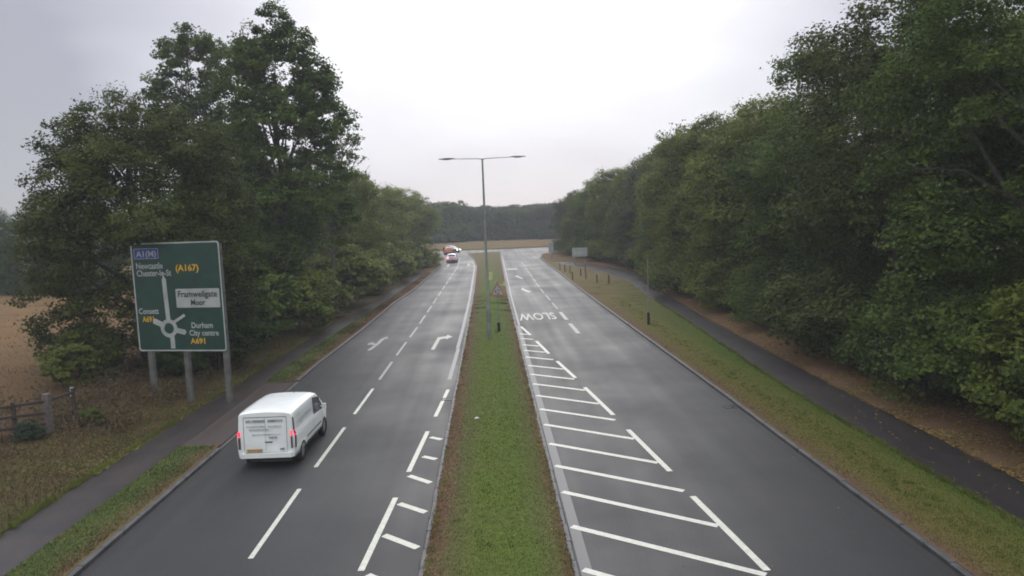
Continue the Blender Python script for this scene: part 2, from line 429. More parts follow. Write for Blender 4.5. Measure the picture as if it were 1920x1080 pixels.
for k in range(64): fs.append((0, 1+k, 1+(k+1) % 64))
for j in range(4):
    for k in range(64): fs.append((1+j*64+k, 1+(j+1)*64+k, 1+(j+1)*64+(k+1) % 64, 1+j*64+(k+1) % 64))
ig.add(vs, fs, True)
structure(ig.build('roundabout_island', MT['island']))

zk = 0.115
KW = 0.13
median = strip('median_strip', lambda y: M_L(y)+KW, lambda y: M_R(y)-KW, 2, 149.5, lambda x, y: 0.125 + 0.05*max(0, 1-(x/1.7)**2), MT['median'], 12, 0.4, 2.5, 0.035)
verge_r = strip('verge', lambda y: R_KERB(y)+KW, RP_L, 2, 112, lambda x, y: 0.12, MT['verge_r'], 10, 0.5, 2.5, 0.03)
verge_r2 = strip('verge', lambda y: R_KERB(y)+KW, lambda y: 60, 112.05, 150, lambda x, y: 0.12+0.01*max(0, x-14), MT['island'], 16, 2, 3, 0.04)
verge_l1 = strip('verge', LP_R, lambda y: L_KERB(y)-KW, 2, 24.6, lambda x, y: 0.12, MT['verge_l'], 8, 0.5, 2.5, 0.02)
verge_l2 = strip('verge', LP_R, lambda y: L_KERB(y)-KW, 34.2, 105, lambda x, y: 0.12, MT['verge_l'], 8, 0.5, 2.5, 0.02)
apron = strip('driveway_crossing', LP_R, lambda y: L_KERB(y)-KW, 24.6, 34.2, lambda x, y: 0.085, MT['apron'], 3, 1, 2, 0.0)
path_l = strip('footpath', LP_L, LP_R, 2, 105, lambda x, y: 0.09, MT['path'], 4, 1, 3, 0.008)
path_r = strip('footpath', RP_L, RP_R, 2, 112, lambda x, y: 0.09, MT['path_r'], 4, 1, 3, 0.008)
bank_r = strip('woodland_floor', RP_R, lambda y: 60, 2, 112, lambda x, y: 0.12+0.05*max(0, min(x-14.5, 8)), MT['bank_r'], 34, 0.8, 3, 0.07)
def z_left(x, y):
    t = max(0.0, min(1.0, (-13.0-x)/4.0)); return 0.12+0.42*t*t*(3-2*t)
bank_l = strip('rough_bank', lambda y: -19.5, LP_L, 2, 150, z_left, MT['bank_l'], 20, 0.6, 3, 0.09)
field = strip('field', lambda y: -120, lambda y: -19.5, 2, 150, lambda x, y: 0.54+0.004*max(0, -x-20), MT['field'], 40, 1.5, 3, 0.10)
verge_l3 = strip('verge', lambda y: -19.5, lambda y: L_KERB(y)-KW, 105.05, 150, lambda x, y: 0.125, MT['island'], 8, 2, 3, 0.03)

def kerb(name, f, side, y0=2.0, y1=149.0, drop=None):
    mb = MB(); y = y0
    while y < y1:
        L = 0.905 if y < 60 else 2.74
        x0, x1 = f(y), f(y+L)
        z = zk
        if drop and drop[0]-0.6 < y < drop[1]: z = 0.05
        z += random.uniform(-0.004, 0.004); j = random.uniform(-0.012, 0.012)
        a, b = (x0+j, x0+j+side*KW*0.97)
        c, d = (x1+j, x1+j+side*KW*0.97)
        bev = 0.02*side
        vs = [(a, y, -0.1), (a, y, z-0.02), (a+bev, y, z), (b, y, z), (b, y, -0.1)]
        ve = [(c, y+L, -0.1), (c, y+L, z-0.02), (c+bev, y+L, z), (d, y+L, z), (d, y+L, -0.1)]
        mb.add(vs+ve, [(0, 1, 6, 5), (1, 2, 7, 6), (2, 3, 8, 7), (3, 4, 9, 8), (0, 4, 3, 2, 1), (5, 6, 7, 8, 9)])
        y += L+0.022
    return structure(mb.build(name, MT['kerb']))
kerb('kerb', L_KERB, -1, drop=(24.6, 34.0)); kerb('kerb', R_KERB, 1); kerb('kerb', M_L, 1); kerb('kerb', M_R, -1)

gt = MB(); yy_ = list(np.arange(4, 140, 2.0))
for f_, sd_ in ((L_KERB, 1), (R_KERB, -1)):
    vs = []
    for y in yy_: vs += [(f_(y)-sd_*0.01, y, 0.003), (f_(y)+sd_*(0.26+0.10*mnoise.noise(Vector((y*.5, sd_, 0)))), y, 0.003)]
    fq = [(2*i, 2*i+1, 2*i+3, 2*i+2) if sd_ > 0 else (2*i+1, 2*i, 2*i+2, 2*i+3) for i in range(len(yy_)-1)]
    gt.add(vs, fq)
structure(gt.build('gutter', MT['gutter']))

# ------------------------------------------------------------------ road markings (4 mm above the asphalt), parts of the road
ZP = 0.004
def mark(name, polys, m, z=ZP):
    mb = MB()
    for p in polys: mb.prism(p, z-0.003, z)
    return mb.build(name, m, road)
def line(name, p, q, w, m, z=ZP, skew=0.0):
    p, q = Vector(p), Vector(q); d = (q-p).normalized(); r = Vector((d.y, -d.x))*w/2
    return mark(name, [[tuple(p-r), tuple(p+r), tuple(q+r), tuple(q-r)][::1]], m, z)
def dash_line(name, x, y, L, w, m, x2=None, z=ZP):
    x2 = x if x2 is None else x2
    return mark(name, [[(x-w/2, y), (x+w/2, y), (x2+w/2, y+L), (x2-w/2, y+L)]], m, z)
lane_x = poly([(-5.9, 0), (-5.8, 20), (-5.6, 32), (-5.5, 42), (-5.35, 50), (-5.2, 80), (-5.05, 112), (-5.6, 135)])
y = 9.6
k = 0
for i in range(21):
    y0 = 10.0+i*6.06
    dash_line('lane_dash', lane_x(y0), y0, 4.25, 0.125, MT['white'] if y0 < 34 else MT['worn'], lane_x(y0+4.2))
for (a, b, xa, xb) in ((9.3, 13.3, -3.3, -3.2), (15.2, 19.3, -3.12, -2.88), (21.3, 25.4, -2.74, -2.5), (27.3, 31.6, -2.36, -2.1)):
    dash_line('edge_dash', xa, a, b-a, 0.15, MT['white'], xb)
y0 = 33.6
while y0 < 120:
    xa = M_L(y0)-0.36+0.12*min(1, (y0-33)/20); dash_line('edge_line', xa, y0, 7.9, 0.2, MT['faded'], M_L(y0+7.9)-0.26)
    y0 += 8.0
for (p, q) in (((-2.73, 18.87), (-1.95, 18.2)), ((-2.86, 16.95), (-1.96, 16.17)), ((-2.69, 20.97), (-1.99, 20.3)), ((-2.42, 22.66), (-1.97, 22.34)),
               ((-2.34, 24.68), (-1.93, 24.37)), ((-2.95, 15.0), (-1.97, 14.2)), ((-3.0, 13.0), (-1.97, 12.2))):
    line('hatch_bar', p, q, 0.19, MT['white'])
hx = poly([(6.25, 8), (5.55, 15), (5.2, 18.35), (5.07, 20.34), (4.65, 24.5), (4.46, 26.4), (3.98, 30.85), (3.78, 32.9), (3.32, 36.7), (3.06, 38.9), (2.65, 42.9), (2.4, 45.4), (1.98, 48.8)])
for (a, b) in ((8.3, 12.3), (14.3, 18.4), (20.3, 24.5), (26.4, 30.9), (32.8, 36.8), (38.9, 43.0), (45.3, 48.9)):
    dash_line('hatch_edge_dash', hx(a), a, b-a, 0.17, MT['white'], hx(b), ZP+0.004)
for yl in (12.5, 14.75, 16.92, 19.15, 21.24, 23.38, 25.6, 27.72, 29.88, 32.0, 34.0, 36.05, 38.25, 40.2, 42.0, 44.2, 45.95):
    sl = 0.74
    x1 = 1.95; xe = x1
    while xe < hx(yl-sl*(xe-1.72))-0.12: xe += 0.02
    line('hatch_bar', (1.76, yl), (xe, yl-sl*(xe-1.76)), 0.19, MT['white'])
y0 = 49.5
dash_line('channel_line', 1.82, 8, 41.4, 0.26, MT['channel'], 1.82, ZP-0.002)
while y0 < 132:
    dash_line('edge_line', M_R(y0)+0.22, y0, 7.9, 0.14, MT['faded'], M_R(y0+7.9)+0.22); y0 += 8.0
for i in range(12):
    y0 = 45.2+i*6.06; x = float(np.interp(y0, (45, 71, 110), (5.5, 5.15, 5.2)))
    dash_line('lane_dash', x, y0, 4.2, 0.28 if i < 2 else 0.16, MT['worn'] if i < 2 else MT['faded'], x-0.06)
# SLOW, painted for the oncoming drivers
text_mesh('SLOW', 3.5, 2.75, MT['slow'], 'slow_lettering', road, (4.80, 55.3, ZP+0.001), (0, 0, math.pi), bold=0.012)
# arrows and a pale patch
mark('lane_arrow', [[(-7.52, 42.2), (-7.30, 42.2), (-7.10, 44.4), (-7.05, 46.2), (-6.8, 46.2), (-7.0, 47.0), (-7.26, 46.2), (-7.27, 46.2), (-7.32, 44.7)],
                    [(-7.33, 43.8), (-7.34, 44.5), (-7.62, 44.9), (-7.56, 45.4), (-7.86, 44.6), (-7.72, 43.9), (-7.66, 44.3)]], MT['worn'])
mark('lane_arrow', [[(-3.68, 41.6), (-3.46, 41.6), (-3.36, 45.0), (-3.0, 45.5), (-3.0, 44.9), (-2.62, 45.9), (-3.0, 46.8), (-3.0, 46.2), (-3.56, 45.9)]], MT['slow'])
mark('return_arrow', [[(3.25, 73.4), (3.45, 74.3), (3.85, 71.8), (4.05, 71.2), (3.75, 70.6), (3.35, 72.2)], [(3.1, 72.4), (3.2, 74.8), (3.5, 74.6)]], MT['slow'])
mark('return_arrow', [[(3.25, 89.4), (3.45, 90.3), (3.85, 87.2), (4.05, 86.8), (3.75, 86.0), (3.35, 88.0)], [(3.1, 88.4), (3.2, 91), (3.5, 90.8)]], MT['worn'])
mark('pale_patch', [[(2.4, 101), (3.9, 101), (3.9, 103.5), (2.4, 103.5)]], MT['faded'])  # plain pale rectangle on the right carriageway, without an arrow outline
mark('lane_arrow', [[(-6.85, 113), (-6.6, 113), (-6.5, 117), (-6.7, 118.5), (-6.9, 117)]], MT['worn'])
mark('lane_arrow', [[(-3.6, 113), (-3.35, 113), (-3.3, 117), (-3.45, 118.5), (-3.65, 117)]], MT['worn'])
for i in range(7): mark('give_way_dash', [[(2.7+i*0.9, 139.2), (3.2+i*0.9, 139.2), (3.2+i*0.9, 139.7), (2.7+i*0.9, 139.7)]], MT['worn'])
# gully gratings
def gully(x, y, label):
    t = thing('drain_grating', label, 'drain', (x, y, 0))
    f = MB(); f.box((-.24, -.22, .002), (-.20, .22, .012)).box((.20, -.22, .002), (.24, .22, .012)).box((-.20, -.22, .002), (.20, -.18, .012)).box((-.20, .18, .002), (.20, .22, .012))
    f.build('frame', MT['iron'], t)
    MB().box((-.2, -.18, .001), (.2, .18, .003)).build('pit', MT['dark'], t)
    me = None
    for i in range(6):
        if me is None: me = MB().box((-.02, -.18, .003), (.015, .18, .011)).mesh('bar', MT['iron'])
        link('bar', me, t, (-.17+i*.066, 0, 0))
gully(9.08, 26.8, 'dark iron drain grating against the kerb of the right carriageway')
gully(-2.06, 29.9, 'dark drain grating by the central reservation kerb, beside a white edge dash')

# ------------------------------------------------------------------ leaves and trees
def leaf_mesh(name, P, size, m, tone, updir=0.35, seed=0, out=None):
    rng = np.random.default_rng(seed)
    n = len(P)
    nrm = rng.normal(size=(n, 3)); nrm[:, 2] = np.abs(nrm[:, 2])*0.9+updir
    if out is not None: nrm += out*0.7
    nrm /= np.linalg.norm(nrm, axis=1)[:, None]
    a = rng.normal(size=(n, 3)); a -= nrm*(a*nrm).sum(1)[:, None]; a /= np.linalg.norm(a, axis=1)[:, None]
    b = np.cross(nrm, a)
    s = size*rng.uniform(0.6, 1.35, n)[:, None]
    V = np.empty((n, 4, 3))
    V[:, 0] = P-a*s*0.55; V[:, 2] = P+a*s*0.55
    V[:, 1] = P+b*s*0.36-nrm*s*0.12; V[:, 3] = P-b*s*0.36-nrm*s*0.12
    me = bpy.data.meshes.new(name)
    me.vertices.add(n*4); me.loops.add(n*4); me.polygons.add(n)
    me.vertices.foreach_set('co', V.ravel().astype(np.float32))
    me.loops.foreach_set('vertex_index', np.arange(n*4, dtype=np.int32))
    me.polygons.foreach_set('loop_start', np.arange(0, n*4, 4, dtype=np.int32))
    me.polygons.foreach_set('loop_total', np.full(n, 4, dtype=np.int32))
    at = me.attributes.new('tone', 'FLOAT', 'FACE')
    at.data.foreach_set('value', np.clip(tone, 0, 1).astype(np.float32))
    me.materials.append(m); me.update(); me.validate()
    return me

def crown_points(lobes, nleaf, clump_r, seed, shell=0.62, density_clumps=1.0, flat=0.6):
    rng = np.random.default_rng(seed)
    area = np.array([(l[3]*l[4]+l[3]*l[5]+l[4]*l[5]) for l in lobes]); tot = area.sum()
    C = []; O = []
    for l, ar in zip(lobes, area):
        nc = max(6, int(ar*2.2/(clump_r**2)*density_clumps))
        d = rng.normal(size=(nc, 3)); d /= np.linalg.norm(d, axis=1)[:, None]
        r = shell+(1.04-shell)*rng.random(nc)**0.6
        C.append(np.array(l[:3])+d*r[:, None]*np.array(l[3:6])); O.append(d)
    C = np.vstack(C); O = np.vstack(O)
    keep = (C[:, 2] > 0.15) & ((O[:, 2] > -0.25) | (rng.random(len(C)) < 0.3)); C = C[keep]; O = O[keep]
    nc = len(C)
    w = rng.uniform(0.4, 1.6, nc); w /= w.sum()
    idx = rng.choice(nc, nleaf, p=w)
    rad = clump_r*rng.uniform(0.55, 1.25, nc)
    d = rng.normal(size=(nleaf, 3)); d /= np.linalg.norm(d, axis=1)[:, None]
    d[:, 2] = np.where(d[:, 2] < -0.2, d[:, 2]*0.5, d[:, 2])
    rr = rng.random(nleaf)**0.45
    off = d*rr[:, None]*rad[idx][:, None]; off[:, 2] *= flat
    P = C[idx]+off
    P[:, 2] = np.maximum(P[:, 2], 0.08+rng.random(nleaf)*0.3)
    ctone = rng.normal(0.42, 0.30, nc)
    tone = ctone[idx]+rng.normal(0, 0.14, nleaf)
    return P, tone, C, O, O[idx]

def trunk_mesh(name, h, r, C, seed, m, nl=14, top=0.8, lean=(0, 0)):
    rnd = random.Random(seed)
    mb = MB()
    pts = []; rad = []
    for i in range(7):
        t = i/6
        pts.append((lean[0]*t*h*0.5+rnd.uniform(-.12, .12)*i*0.5, lean[1]*t*h*0.5+rnd.uniform(-.12, .12)*i*0.5, -0.1+t*h*top))
        rad.append(r*(1.25 if i == 0 else 1)*(1-0.8*t))
    mb.tube(pts, rad, 9)
    for k in range(nl):
        c = Vector(C[rnd.randrange(len(C))])
        t = max(0.12, min(0.95, (c.z/(h*top))*rnd.uniform(0.45, 0.8)))
        i = t*6; j = min(5, int(i)); s = Vector(pts[j]).lerp(Vector(pts[j+1]), i-j)
        rr = r*(1-0.8*t)*0.55
        mid = s.lerp(c, 0.5)+Vector((rnd.uniform(-.3, .3), rnd.uniform(-.3, .3), 0.15*(c-s).length))
        mb.tube([s, mid, c], [rr, rr*0.55, 0.025], 6)
        for q in range(3):
            e = mid.lerp(c, rnd.uniform(0.1, .9)); dd = Vector((rnd.uniform(-1, 1), rnd.uniform(-1, 1), rnd.uniform(0, 1)))
            mb.tube([e, e+dd*rnd.uniform(0.7, 1.4)], [rr*0.35, 0.012], 4, cap=False)
    return mb.mesh(name, m)

def lobes_round(h, r, seed, n=9, low=0.12, skirt=True, box=False):
    """broad crown: one core and uneven lobes round it"""
    rnd = random.Random(seed); out = [(0, 0, h*0.55, r*0.72, r*0.72, h*0.38)]
    for k in range(n):
        a = 2*math.pi*k*(1 if not box else 0.382)+(2*math.pi*k/n if not box else 0)+rnd.uniform(-.3, .3); z = rnd.uniform(low+0.1, 0.82)
        rr = math.sqrt(max(0.2 if not box else 0.6, 1-((z-0.5)/0.52)**2))*r*0.62
        s = rnd.uniform(0.30, 0.48)*r*(0.78 if box else 1)
        out.append((math.cos(a)*rr, math.sin(a)*rr, z*h, s, s, s*rnd.uniform(0.8, 1.2)))
    for k in range(3):
        s = rnd.uniform(0.28, 0.4)*r
        out.append((rnd.uniform(-.3, .3)*r, rnd.uniform(-.3, .3)*r, h-s*rnd.uniform(0.9, 1.3), s, s, s))
    if skirt:
        for k in range(n):
            a = 2*math.pi*k/n+rnd.uniform(-.3, .3); s = rnd.uniform(0.26, 0.4)*r
            out.append((math.cos(a)*r*0.62, math.sin(a)*r*0.62, s*0.75, s, s, s*0.9))
    return out

def make_tree(name, label, cat, loc, h, r, leaves, size, m, seed, lobes=None, clump=0.8, trunk_r=0.28, nl=14, group=None, scale=1.0, rz=0.0, shell=0.62, trunk_m=None, flat=0.6, dens=1.0, parts=('trunk', 'crown'), boxy=False):
    lobes = lobes or lobes_round(h, r, seed, 20 if boxy else 9, box=boxy)
    P, tone, C, O, ol = crown_points(lobes, leaves, clump, seed, shell, dens, flat)
    t = thing(name, label, cat, loc, rz, group)
    link(parts[0], trunk_mesh('trunk', h, trunk_r, C, seed, trunk_m or MT['bark'], nl), t)
    link(parts[1], leaf_mesh(parts[1], P, size, m, tone, seed=seed, out=ol), t)
    t.scale = (scale, scale, scale)
    return t

def recolour(t, m):
    for ch in t.children:
        if ch.name.split('.')[0] in ('crown', 'foliage'):
            ch.material_slots[0].link = 'OBJECT'; ch.material_slots[0].material = m

def place(src, label, loc, rz, sc, m=None, group=None, cat=None):
    t = copy_tree(src); t.location = loc; t.rotation_euler = (0, 0, rz)
    t.scale = sc if isinstance(sc, tuple) else (sc, sc, sc); t['label'] = label
    if group: t['group'] = group
    elif 'group' in t.keys(): del t['group']
    if cat: t['category'] = cat
    if m: recolour(t, m)
    return t

# --- left of the road
big = make_tree('broadleaf_tree', 'broad rounded dark green tree rising right behind the large green direction sign', 'tree', (-18.2, 37.5, 0.45), 15.2, 5.9, 125000, 0.145, MT['g_brown'], 11, dens=1.4, flat=0.85,
    lobes=[(0, 0, 8.0, 4.6, 4.4, 5.6), (-3.4, 0, 9.6, 2.3, 2.4, 2.6), (-2.6, 0, 11.6, 2.2, 2.2, 2.1), (-0.6, 0, 12.9, 2.3, 2.3, 1.9), (1.5, 0, 12.5, 2.2, 2.2, 1.9), (3.5, 0, 11.2, 2.1, 2.2, 2.1),
           (4.3, 0, 8.8, 2.2, 2.4, 2.6), (-4.4, 0, 6.8, 2.2, 2.3, 2.6), (4.4, -0.3, 6.0, 2.1, 2.4, 2.4), (-4.9, 0.4, 4.2, 2.1, 2.2, 2.3), (-4.6, 0, 2.0, 2.0, 2.0, 1.8), (3.8, 0.2, 3.4, 2.4, 2.2, 2.2),
           (0.4, -3.0, 9.8, 2.4, 1.8, 2.2), (-2.2, -2.8, 7.2, 2.2, 1.8, 2.2), (2.2, -3.0, 6.8, 2.2, 1.8, 2.0), (0, -2.4, 3.6, 2.6, 1.6, 1.9), (-3.0, -0.8, 1.3, 2.2, 1.8, 1.3), (2.6, -0.5, 1.8, 2.6, 1.8, 1.6),
           (2.8, -4.3, 8.0, 1.5, 1.5, 1.0), (3.2, -6.3, 7.6, 1.3, 1.0, 0.55), (4.2, -7.3, 7.25, 1.2, 0.5, 0.38)], clump=0.72, trunk_r=0.42, nl=24)
tall = make_tree('tall_tree', 'tallest tree left of the road, narrow crown reaching up to the top of the sky', 'tree', (-14.6, 52.0, 0.2), 22.6, 4.0, 95000, 0.19, MT['g_mid'], 21, dens=1.25,
    lobes=[(0, 0, 12, 3.0, 2.8, 8.2), (-2.9, 0, 12.4, 1.5, 1.5, 2.2), (3.1, 0, 16.2, 1.3, 1.4, 1.8), (-1.8, 0, 18.6, 1.4, 1.4, 1.6), (0.3, 0, 21.0, 1.2, 1.2, 1.7), (-1.2, 0, 19.6, 1.3, 1.3, 1.6), (1.6, 0, 19.3, 1.3, 1.3, 1.7), (2.6, 0, 17.2, 1.5, 1.5, 1.8), (-2.4, 0, 17.4, 1.5, 1.5, 1.9),
           (3.2, 0, 14.4, 1.6, 1.6, 2.0), (-2.6, 0, 14.2, 1.7, 1.7, 2.2), (2.6, 0, 11.0, 2.0, 2.0, 2.2), (-3.0, 0, 10.6, 2.0, 2.0, 2.4), (3.2, -0.4, 7.6, 2.0, 1.8, 2.2), (-2.4, 0, 6.8, 2.2, 2.0, 2.6),
           (0.6, -2.4, 8.6, 2.0, 1.5, 2.2), (0, -2.2, 5.0, 2.4, 1.6, 2.0), (0.4, -2.2, 14.0, 1.8, 1.2, 2.0)], clump=0.7, trunk_r=0.36, nl=30, flat=0.9)
make_tree('slender_tree', 'slimmer hazy tree standing just behind the tall tree, on its left', 'tree', (-23.6, 60.0, 0.4), 22.6, 3.4, 46000, 0.22, MT['g_mid'], 31, dens=1.3,
    lobes=[(0, 0, 13, 2.2, 2.2, 7.0), (0.4, 0, 22.0, 1.0, 1.0, 1.4), (-1.4, 0, 20.6, 1.1, 1.1, 1.6), (1.8, 0, 21.0, 1.2, 1.2, 1.5), (-2.6, 0, 17.8, 1.2, 1.2, 1.6), (2.6, 0, 18.6, 1.4, 1.4, 1.8), (-2.2, 0, 15, 1.5, 1.5, 2), (2.6, 0, 14, 2, 2, 2.5), (0, 0, 8, 2.8, 2.8, 3)],
    clump=0.65, trunk_r=0.3, nl=24, flat=0.95)
make_tree('thin_tree', 'sparse thinly leaved tree with bare twigs at the right edge of the tall tree', 'tree', (-13.0, 60.0, 0.2), 18.0, 2.6, 5200, 0.2, MT['g_mid'], 41,
    lobes=[(0.8, 0, 12.5, 2.1, 2.0, 3.6), (1.4, 0, 15.0, 1.3, 1.3, 2.0), (0.2, 0, 9.0, 2.2, 2.0, 2.6)], clump=0.6, trunk_r=0.16, nl=60, trunk_m=MT['twig'], shell=0.3)

# prototypes that are also things of their own
woodA = make_tree('woodland_tree', 'olive green woodland tree nearest the camera on the right, its top cut by the frame', 'tree', (20.6, 17.0, 0.4), 18.5, 6.6, 150000, 0.13, MT['g_dark'], 51, boxy=True, dens=1.2, flat=0.85, clump=0.75, trunk_r=0.35, nl=18)
woodB = make_tree('woodland_tree', 'dark woodland tree rising past the top right corner, second from the camera', 'tree', (20.0, 25.5, 0.4), 18.4, 6.6, 135000, 0.14, MT['g_mid'], 61, boxy=True, dens=1.2, flat=0.85, clump=0.8, trunk_r=0.33, nl=18)
woodC = make_tree('woodland_tree', 'dark woodland tree forming the high corner of the right hand treeline against the sky', 'tree', (19.5, 33.5, 0.4), 17.4, 6.3, 95000, 0.165, MT['g_brown'], 71, boxy=True, dens=1.2, flat=0.85, clump=0.85, trunk_r=0.3, nl=14)
woodD = make_tree('woodland_tree', 'pale olive woodland tree with a soft rounded top, mid way along the right hand treeline', 'tree', (20.2, 52.5, 0.4), 15.6, 6.0, 65000, 0.21, MT['g_olive'], 81, boxy=True, dens=1.2, flat=0.85, clump=0.95, trunk_r=0.3, nl=10)
farT = make_tree('distant_tree', 'broadleaf tree in the distant row beyond the roundabout', 'tree', (-38, 226, 0), 11.5, 6.6, 12000, 0.52, MT['g_far'], 91, clump=1.3, trunk_r=0.3, nl=6, group='trees in the distant row beyond the roundabout')
bushP = make_tree('bush', 'bright yellow green bush bulging towards the footpath at the right edge', 'bush', (17.6, 20.6, 0.2), 3.6, 2.3, 30000, 0.11, MT['g_bright'], 101,
    lobes=[(0, 0, 1.6, 1.8, 1.8, 1.5), (-1.1, -0.4, 1.2, 1.2, 1.2, 1.1), (0.9, -0.7, 1.3, 1.3, 1.2, 1.2), (0.3, 0.8, 2.2, 1.3, 1.3, 1.2), (-0.5, 0.2, 2.7, 1.0, 1.0, 0.8)], clump=0.42, trunk_r=0.09, nl=12, parts=('stem', 'foliage'), scale=1.42)
bushQ = make_tree('bush', 'loose dark bush growing under the trees by the right footpath, below the tall dark crown', 'bush', (17.8, 30.0, 0.2), 3.4, 2.6, 12000, 0.18, MT['g_dark'], 111,
    lobes=[(0, 0, 1.5, 2.0, 2.0, 1.5), (-1.3, 0.4, 1.1, 1.3, 1.2, 1.0), (1.2, -0.4, 1.3, 1.3, 1.2, 1.2), (0.2, -0.9, 2.2, 1.2, 1.2, 1.0)], clump=0.5, trunk_r=0.09, nl=10, parts=('stem', 'foliage'))

WR = 'woodland trees right of the footpath'
R_ = random.Random(5)
protos = [woodB, woodC, woodD, woodC, woodD]
lab_front = 'leafy tree in the unbroken woodland edge right of the footpath, past its middle'
front = [(20.8, 43.0, woodC, 'g_mid', 0.98, 'dark mass of leaves with a steep left edge, before the treeline turns paler', None),
         (20.0, 62.0, woodD, 'g_olive', 1.0, 'light olive tree next beyond the pale rounded one in the right treeline', None)]
for x, y, p, m, s, lb, gp in front:
    place(p, lb, (x, y, 0.4), R_.uniform(0, 6.28), s, MT[m])
for i, y in enumerate((70, 78, 86, 94, 102, 110, 119, 128, 137)):
    x = (20.5, 21.3, 22.6, 22.3, 21.5, 20.0, 18.3, 17.0, 16.3)[i]
    place(woodD, 'tree in the far right hand woodland edge, %s in line going away from the camera' % ('first', 'second', 'third', 'fourth', 'fifth', 'sixth', 'seventh', 'eighth', 'ninth')[i], (x+R_.uniform(-.5, .5), y, 0.3), R_.uniform(0, 6.28), R_.uniform(0.95, 1.03)*(1, 1, 1, .98, .95, .9, .84, .78, .72)[i], MT[('g_olive', 'g_mid', 'g_olive', 'g_far', 'g_olive')[i % 5]], WR+', far half')
lab_back = 'taller tree standing behind the front row in the right hand woodland'
for i, y in enumerate((11, 19.5, 28.5, 37, 46, 56, 67, 79, 91, 104)):
    p = (woodB, woodC, woodC, woodD, woodD)[min(4, i//2)]
    place(p, lab_back, (28.5+R_.uniform(-1, 1.5), y, 0.5), R_.uniform(0, 6.28), (1.06, 1.06, 1.02 if y < 80 else 0.9), MT[('g_dark', 'g_mid', 'g_dark', 'g_olive')[i % 4]], 'back row of the right hand woodland')
place(woodC, 'nearest dark tree at the right edge, only its lower leaves in view', (21.5, 8.8, 0.4), 2.0, 1.0, MT['g_dark'])
# undergrowth along the right footpath
for lb, x, y, sc, m, p, rz in (
    ('yellow green bush hanging low over the leaf litter beside the brightest bush', 17.6, 22.6, 0.95, 'g_bright', bushP, 2.1),
    ('blue green bush between two darker trees on the right', 18.2, 27.0, 1.25, 'g_blue', bushQ, 0.6),
    ('dark bush at the bottom right corner under the trees', 17.9, 15.6, 1.0, 'g_dark', bushQ, 3.0),
    ('low olive bush beside the footpath where the leaf litter narrows', 17.3, 36.5, 0.7, 'g_olive', bushQ, 1.0),
    ('rounded mid green bush past the low olive one, at the wood edge', 18.0, 42.0, 0.85, 'g_mid', bushP, 4.0),
    ('small pale bush at the foot of the treeline beyond the thin post', 18.3, 50.0, 0.8, 'g_olive', bushQ, 5.0)):
    place(p, lb, (x, y, 0.2), rz, sc, MT[m])
for i in range(6):
    place(bushQ, 'dark low shrub at the foot of the woodland, on the far stretch of the footpath', (19.2+R_.uniform(-.5, .8), 57+i*7.5, 0.25), R_.uniform(0, 6), R_.uniform(0.8, 1.1), MT[('g_mid', 'g_dark', 'g_olive')[i % 3]], 'low shrubs along the far footpath')
big.scale = (0.90, 0.96, 0.95); big.location.x = -18.0
# left hand side beyond the tall tree
place(woodD, 'dark round topped tree left of the road, first beyond the tall tree', (-14.3, 75, 0.2), 1.0, (0.68, 0.68, 0.84), MT['g_olive'])
place(woodD, 'light green spreading tree at the end of the left treeline, above the queueing white car', (-13.4, 112, 0.1), 3.0, (1.02, 1.02, 0.82), MT['g_light'])
place(woodD, 'smaller tree between the dark round tree and the spreading light green one', (-14.8, 94, 0.1), 5.0, (0.85, 0.85, 0.80), MT['g_light'])
place(woodC, 'dense dark tree low behind the left footpath, between sign and tall tree', (-18.5, 47.5, 0.3), 0.5, (0.75, 0.75, 0.62), MT['g_mid'])
place(woodD, 'mid green tree filling the gap behind the tall tree trunk', (-19.5, 66, 0.3), 2.5, (0.9, 0.9, 0.85), MT['g_mid'])
for lb, x, y, sc, m, p, rz in (
    ('dark tangled bush beside the right post of the green sign', -14.7, 38.0, 1.05, 'g_dark', bushQ, 0.4),
    ('large leafy bush left of the footpath below the tall tree', -15.6, 44.0, 1.6, 'g_mid', bushQ, 2.2),
    ('olive bush with reddish brown leaves overhanging the left footpath', -15.2, 57.0, 1.4, 'g_light', bushQ, 3.3),
    ('bright bush billowing over the left footpath before the bend', -13.6, 72.0, 1.5, 'g_light', bushQ, 1.1),
    ('bronze tinged bush in the left hedge line behind the bright one', -15.5, 80.0, 1.7, 'g_bronze', bushQ, 0.2),
    ('rounded green bush at the narrowest part of the left verge', -12.6, 86.0, 1.55, 'g_light', bushQ, 4.2),
    ('last green bush before the queueing white car', -12.0, 99.0, 1.5, 'g_light', bushQ, 5.2),
    ('dark bush under the spreading tree near the roundabout', -11.8, 108.0, 1.1, 'g_dark', bushQ, 0.9),
    ('pale green bush leaning out over the footpath opposite the lane arrows', -14.4, 50.5, 1.5, 'g_bright', bushQ, 2.7),
    ('tall yellow green thicket beside the left footpath, under the thin twiggy tree', -13.8, 64.0, 1.8, 'g_light', bushQ, 0.1),
    ('brambly olive bush low behind the left post of the green sign', -19.6, 34.2, 0.8, 'g_olive', bushQ, 1.9),
    ('small dark bush on the rough bank under the middle of the sign', -15.6, 35.3, 0.62, 'g_dark', bushQ, 2.9)):
    place(p, lb, (x, y, z_left(x, y)-0.1), rz, sc, MT[m])
# small plants by the fence
place(bushP, 'small glossy green shrub growing through the bottom rail of the wooden fence', (-16.35, 24.9, 0.42), 1.0, 0.22, MT['g_blue'], cat='shrub')
place(bushP, 'low grass green clump on the bank right of the thick fence post', (-15.3, 26.9, 0.35), 3.0, 0.20, MT['g_mid'], cat='shrub')
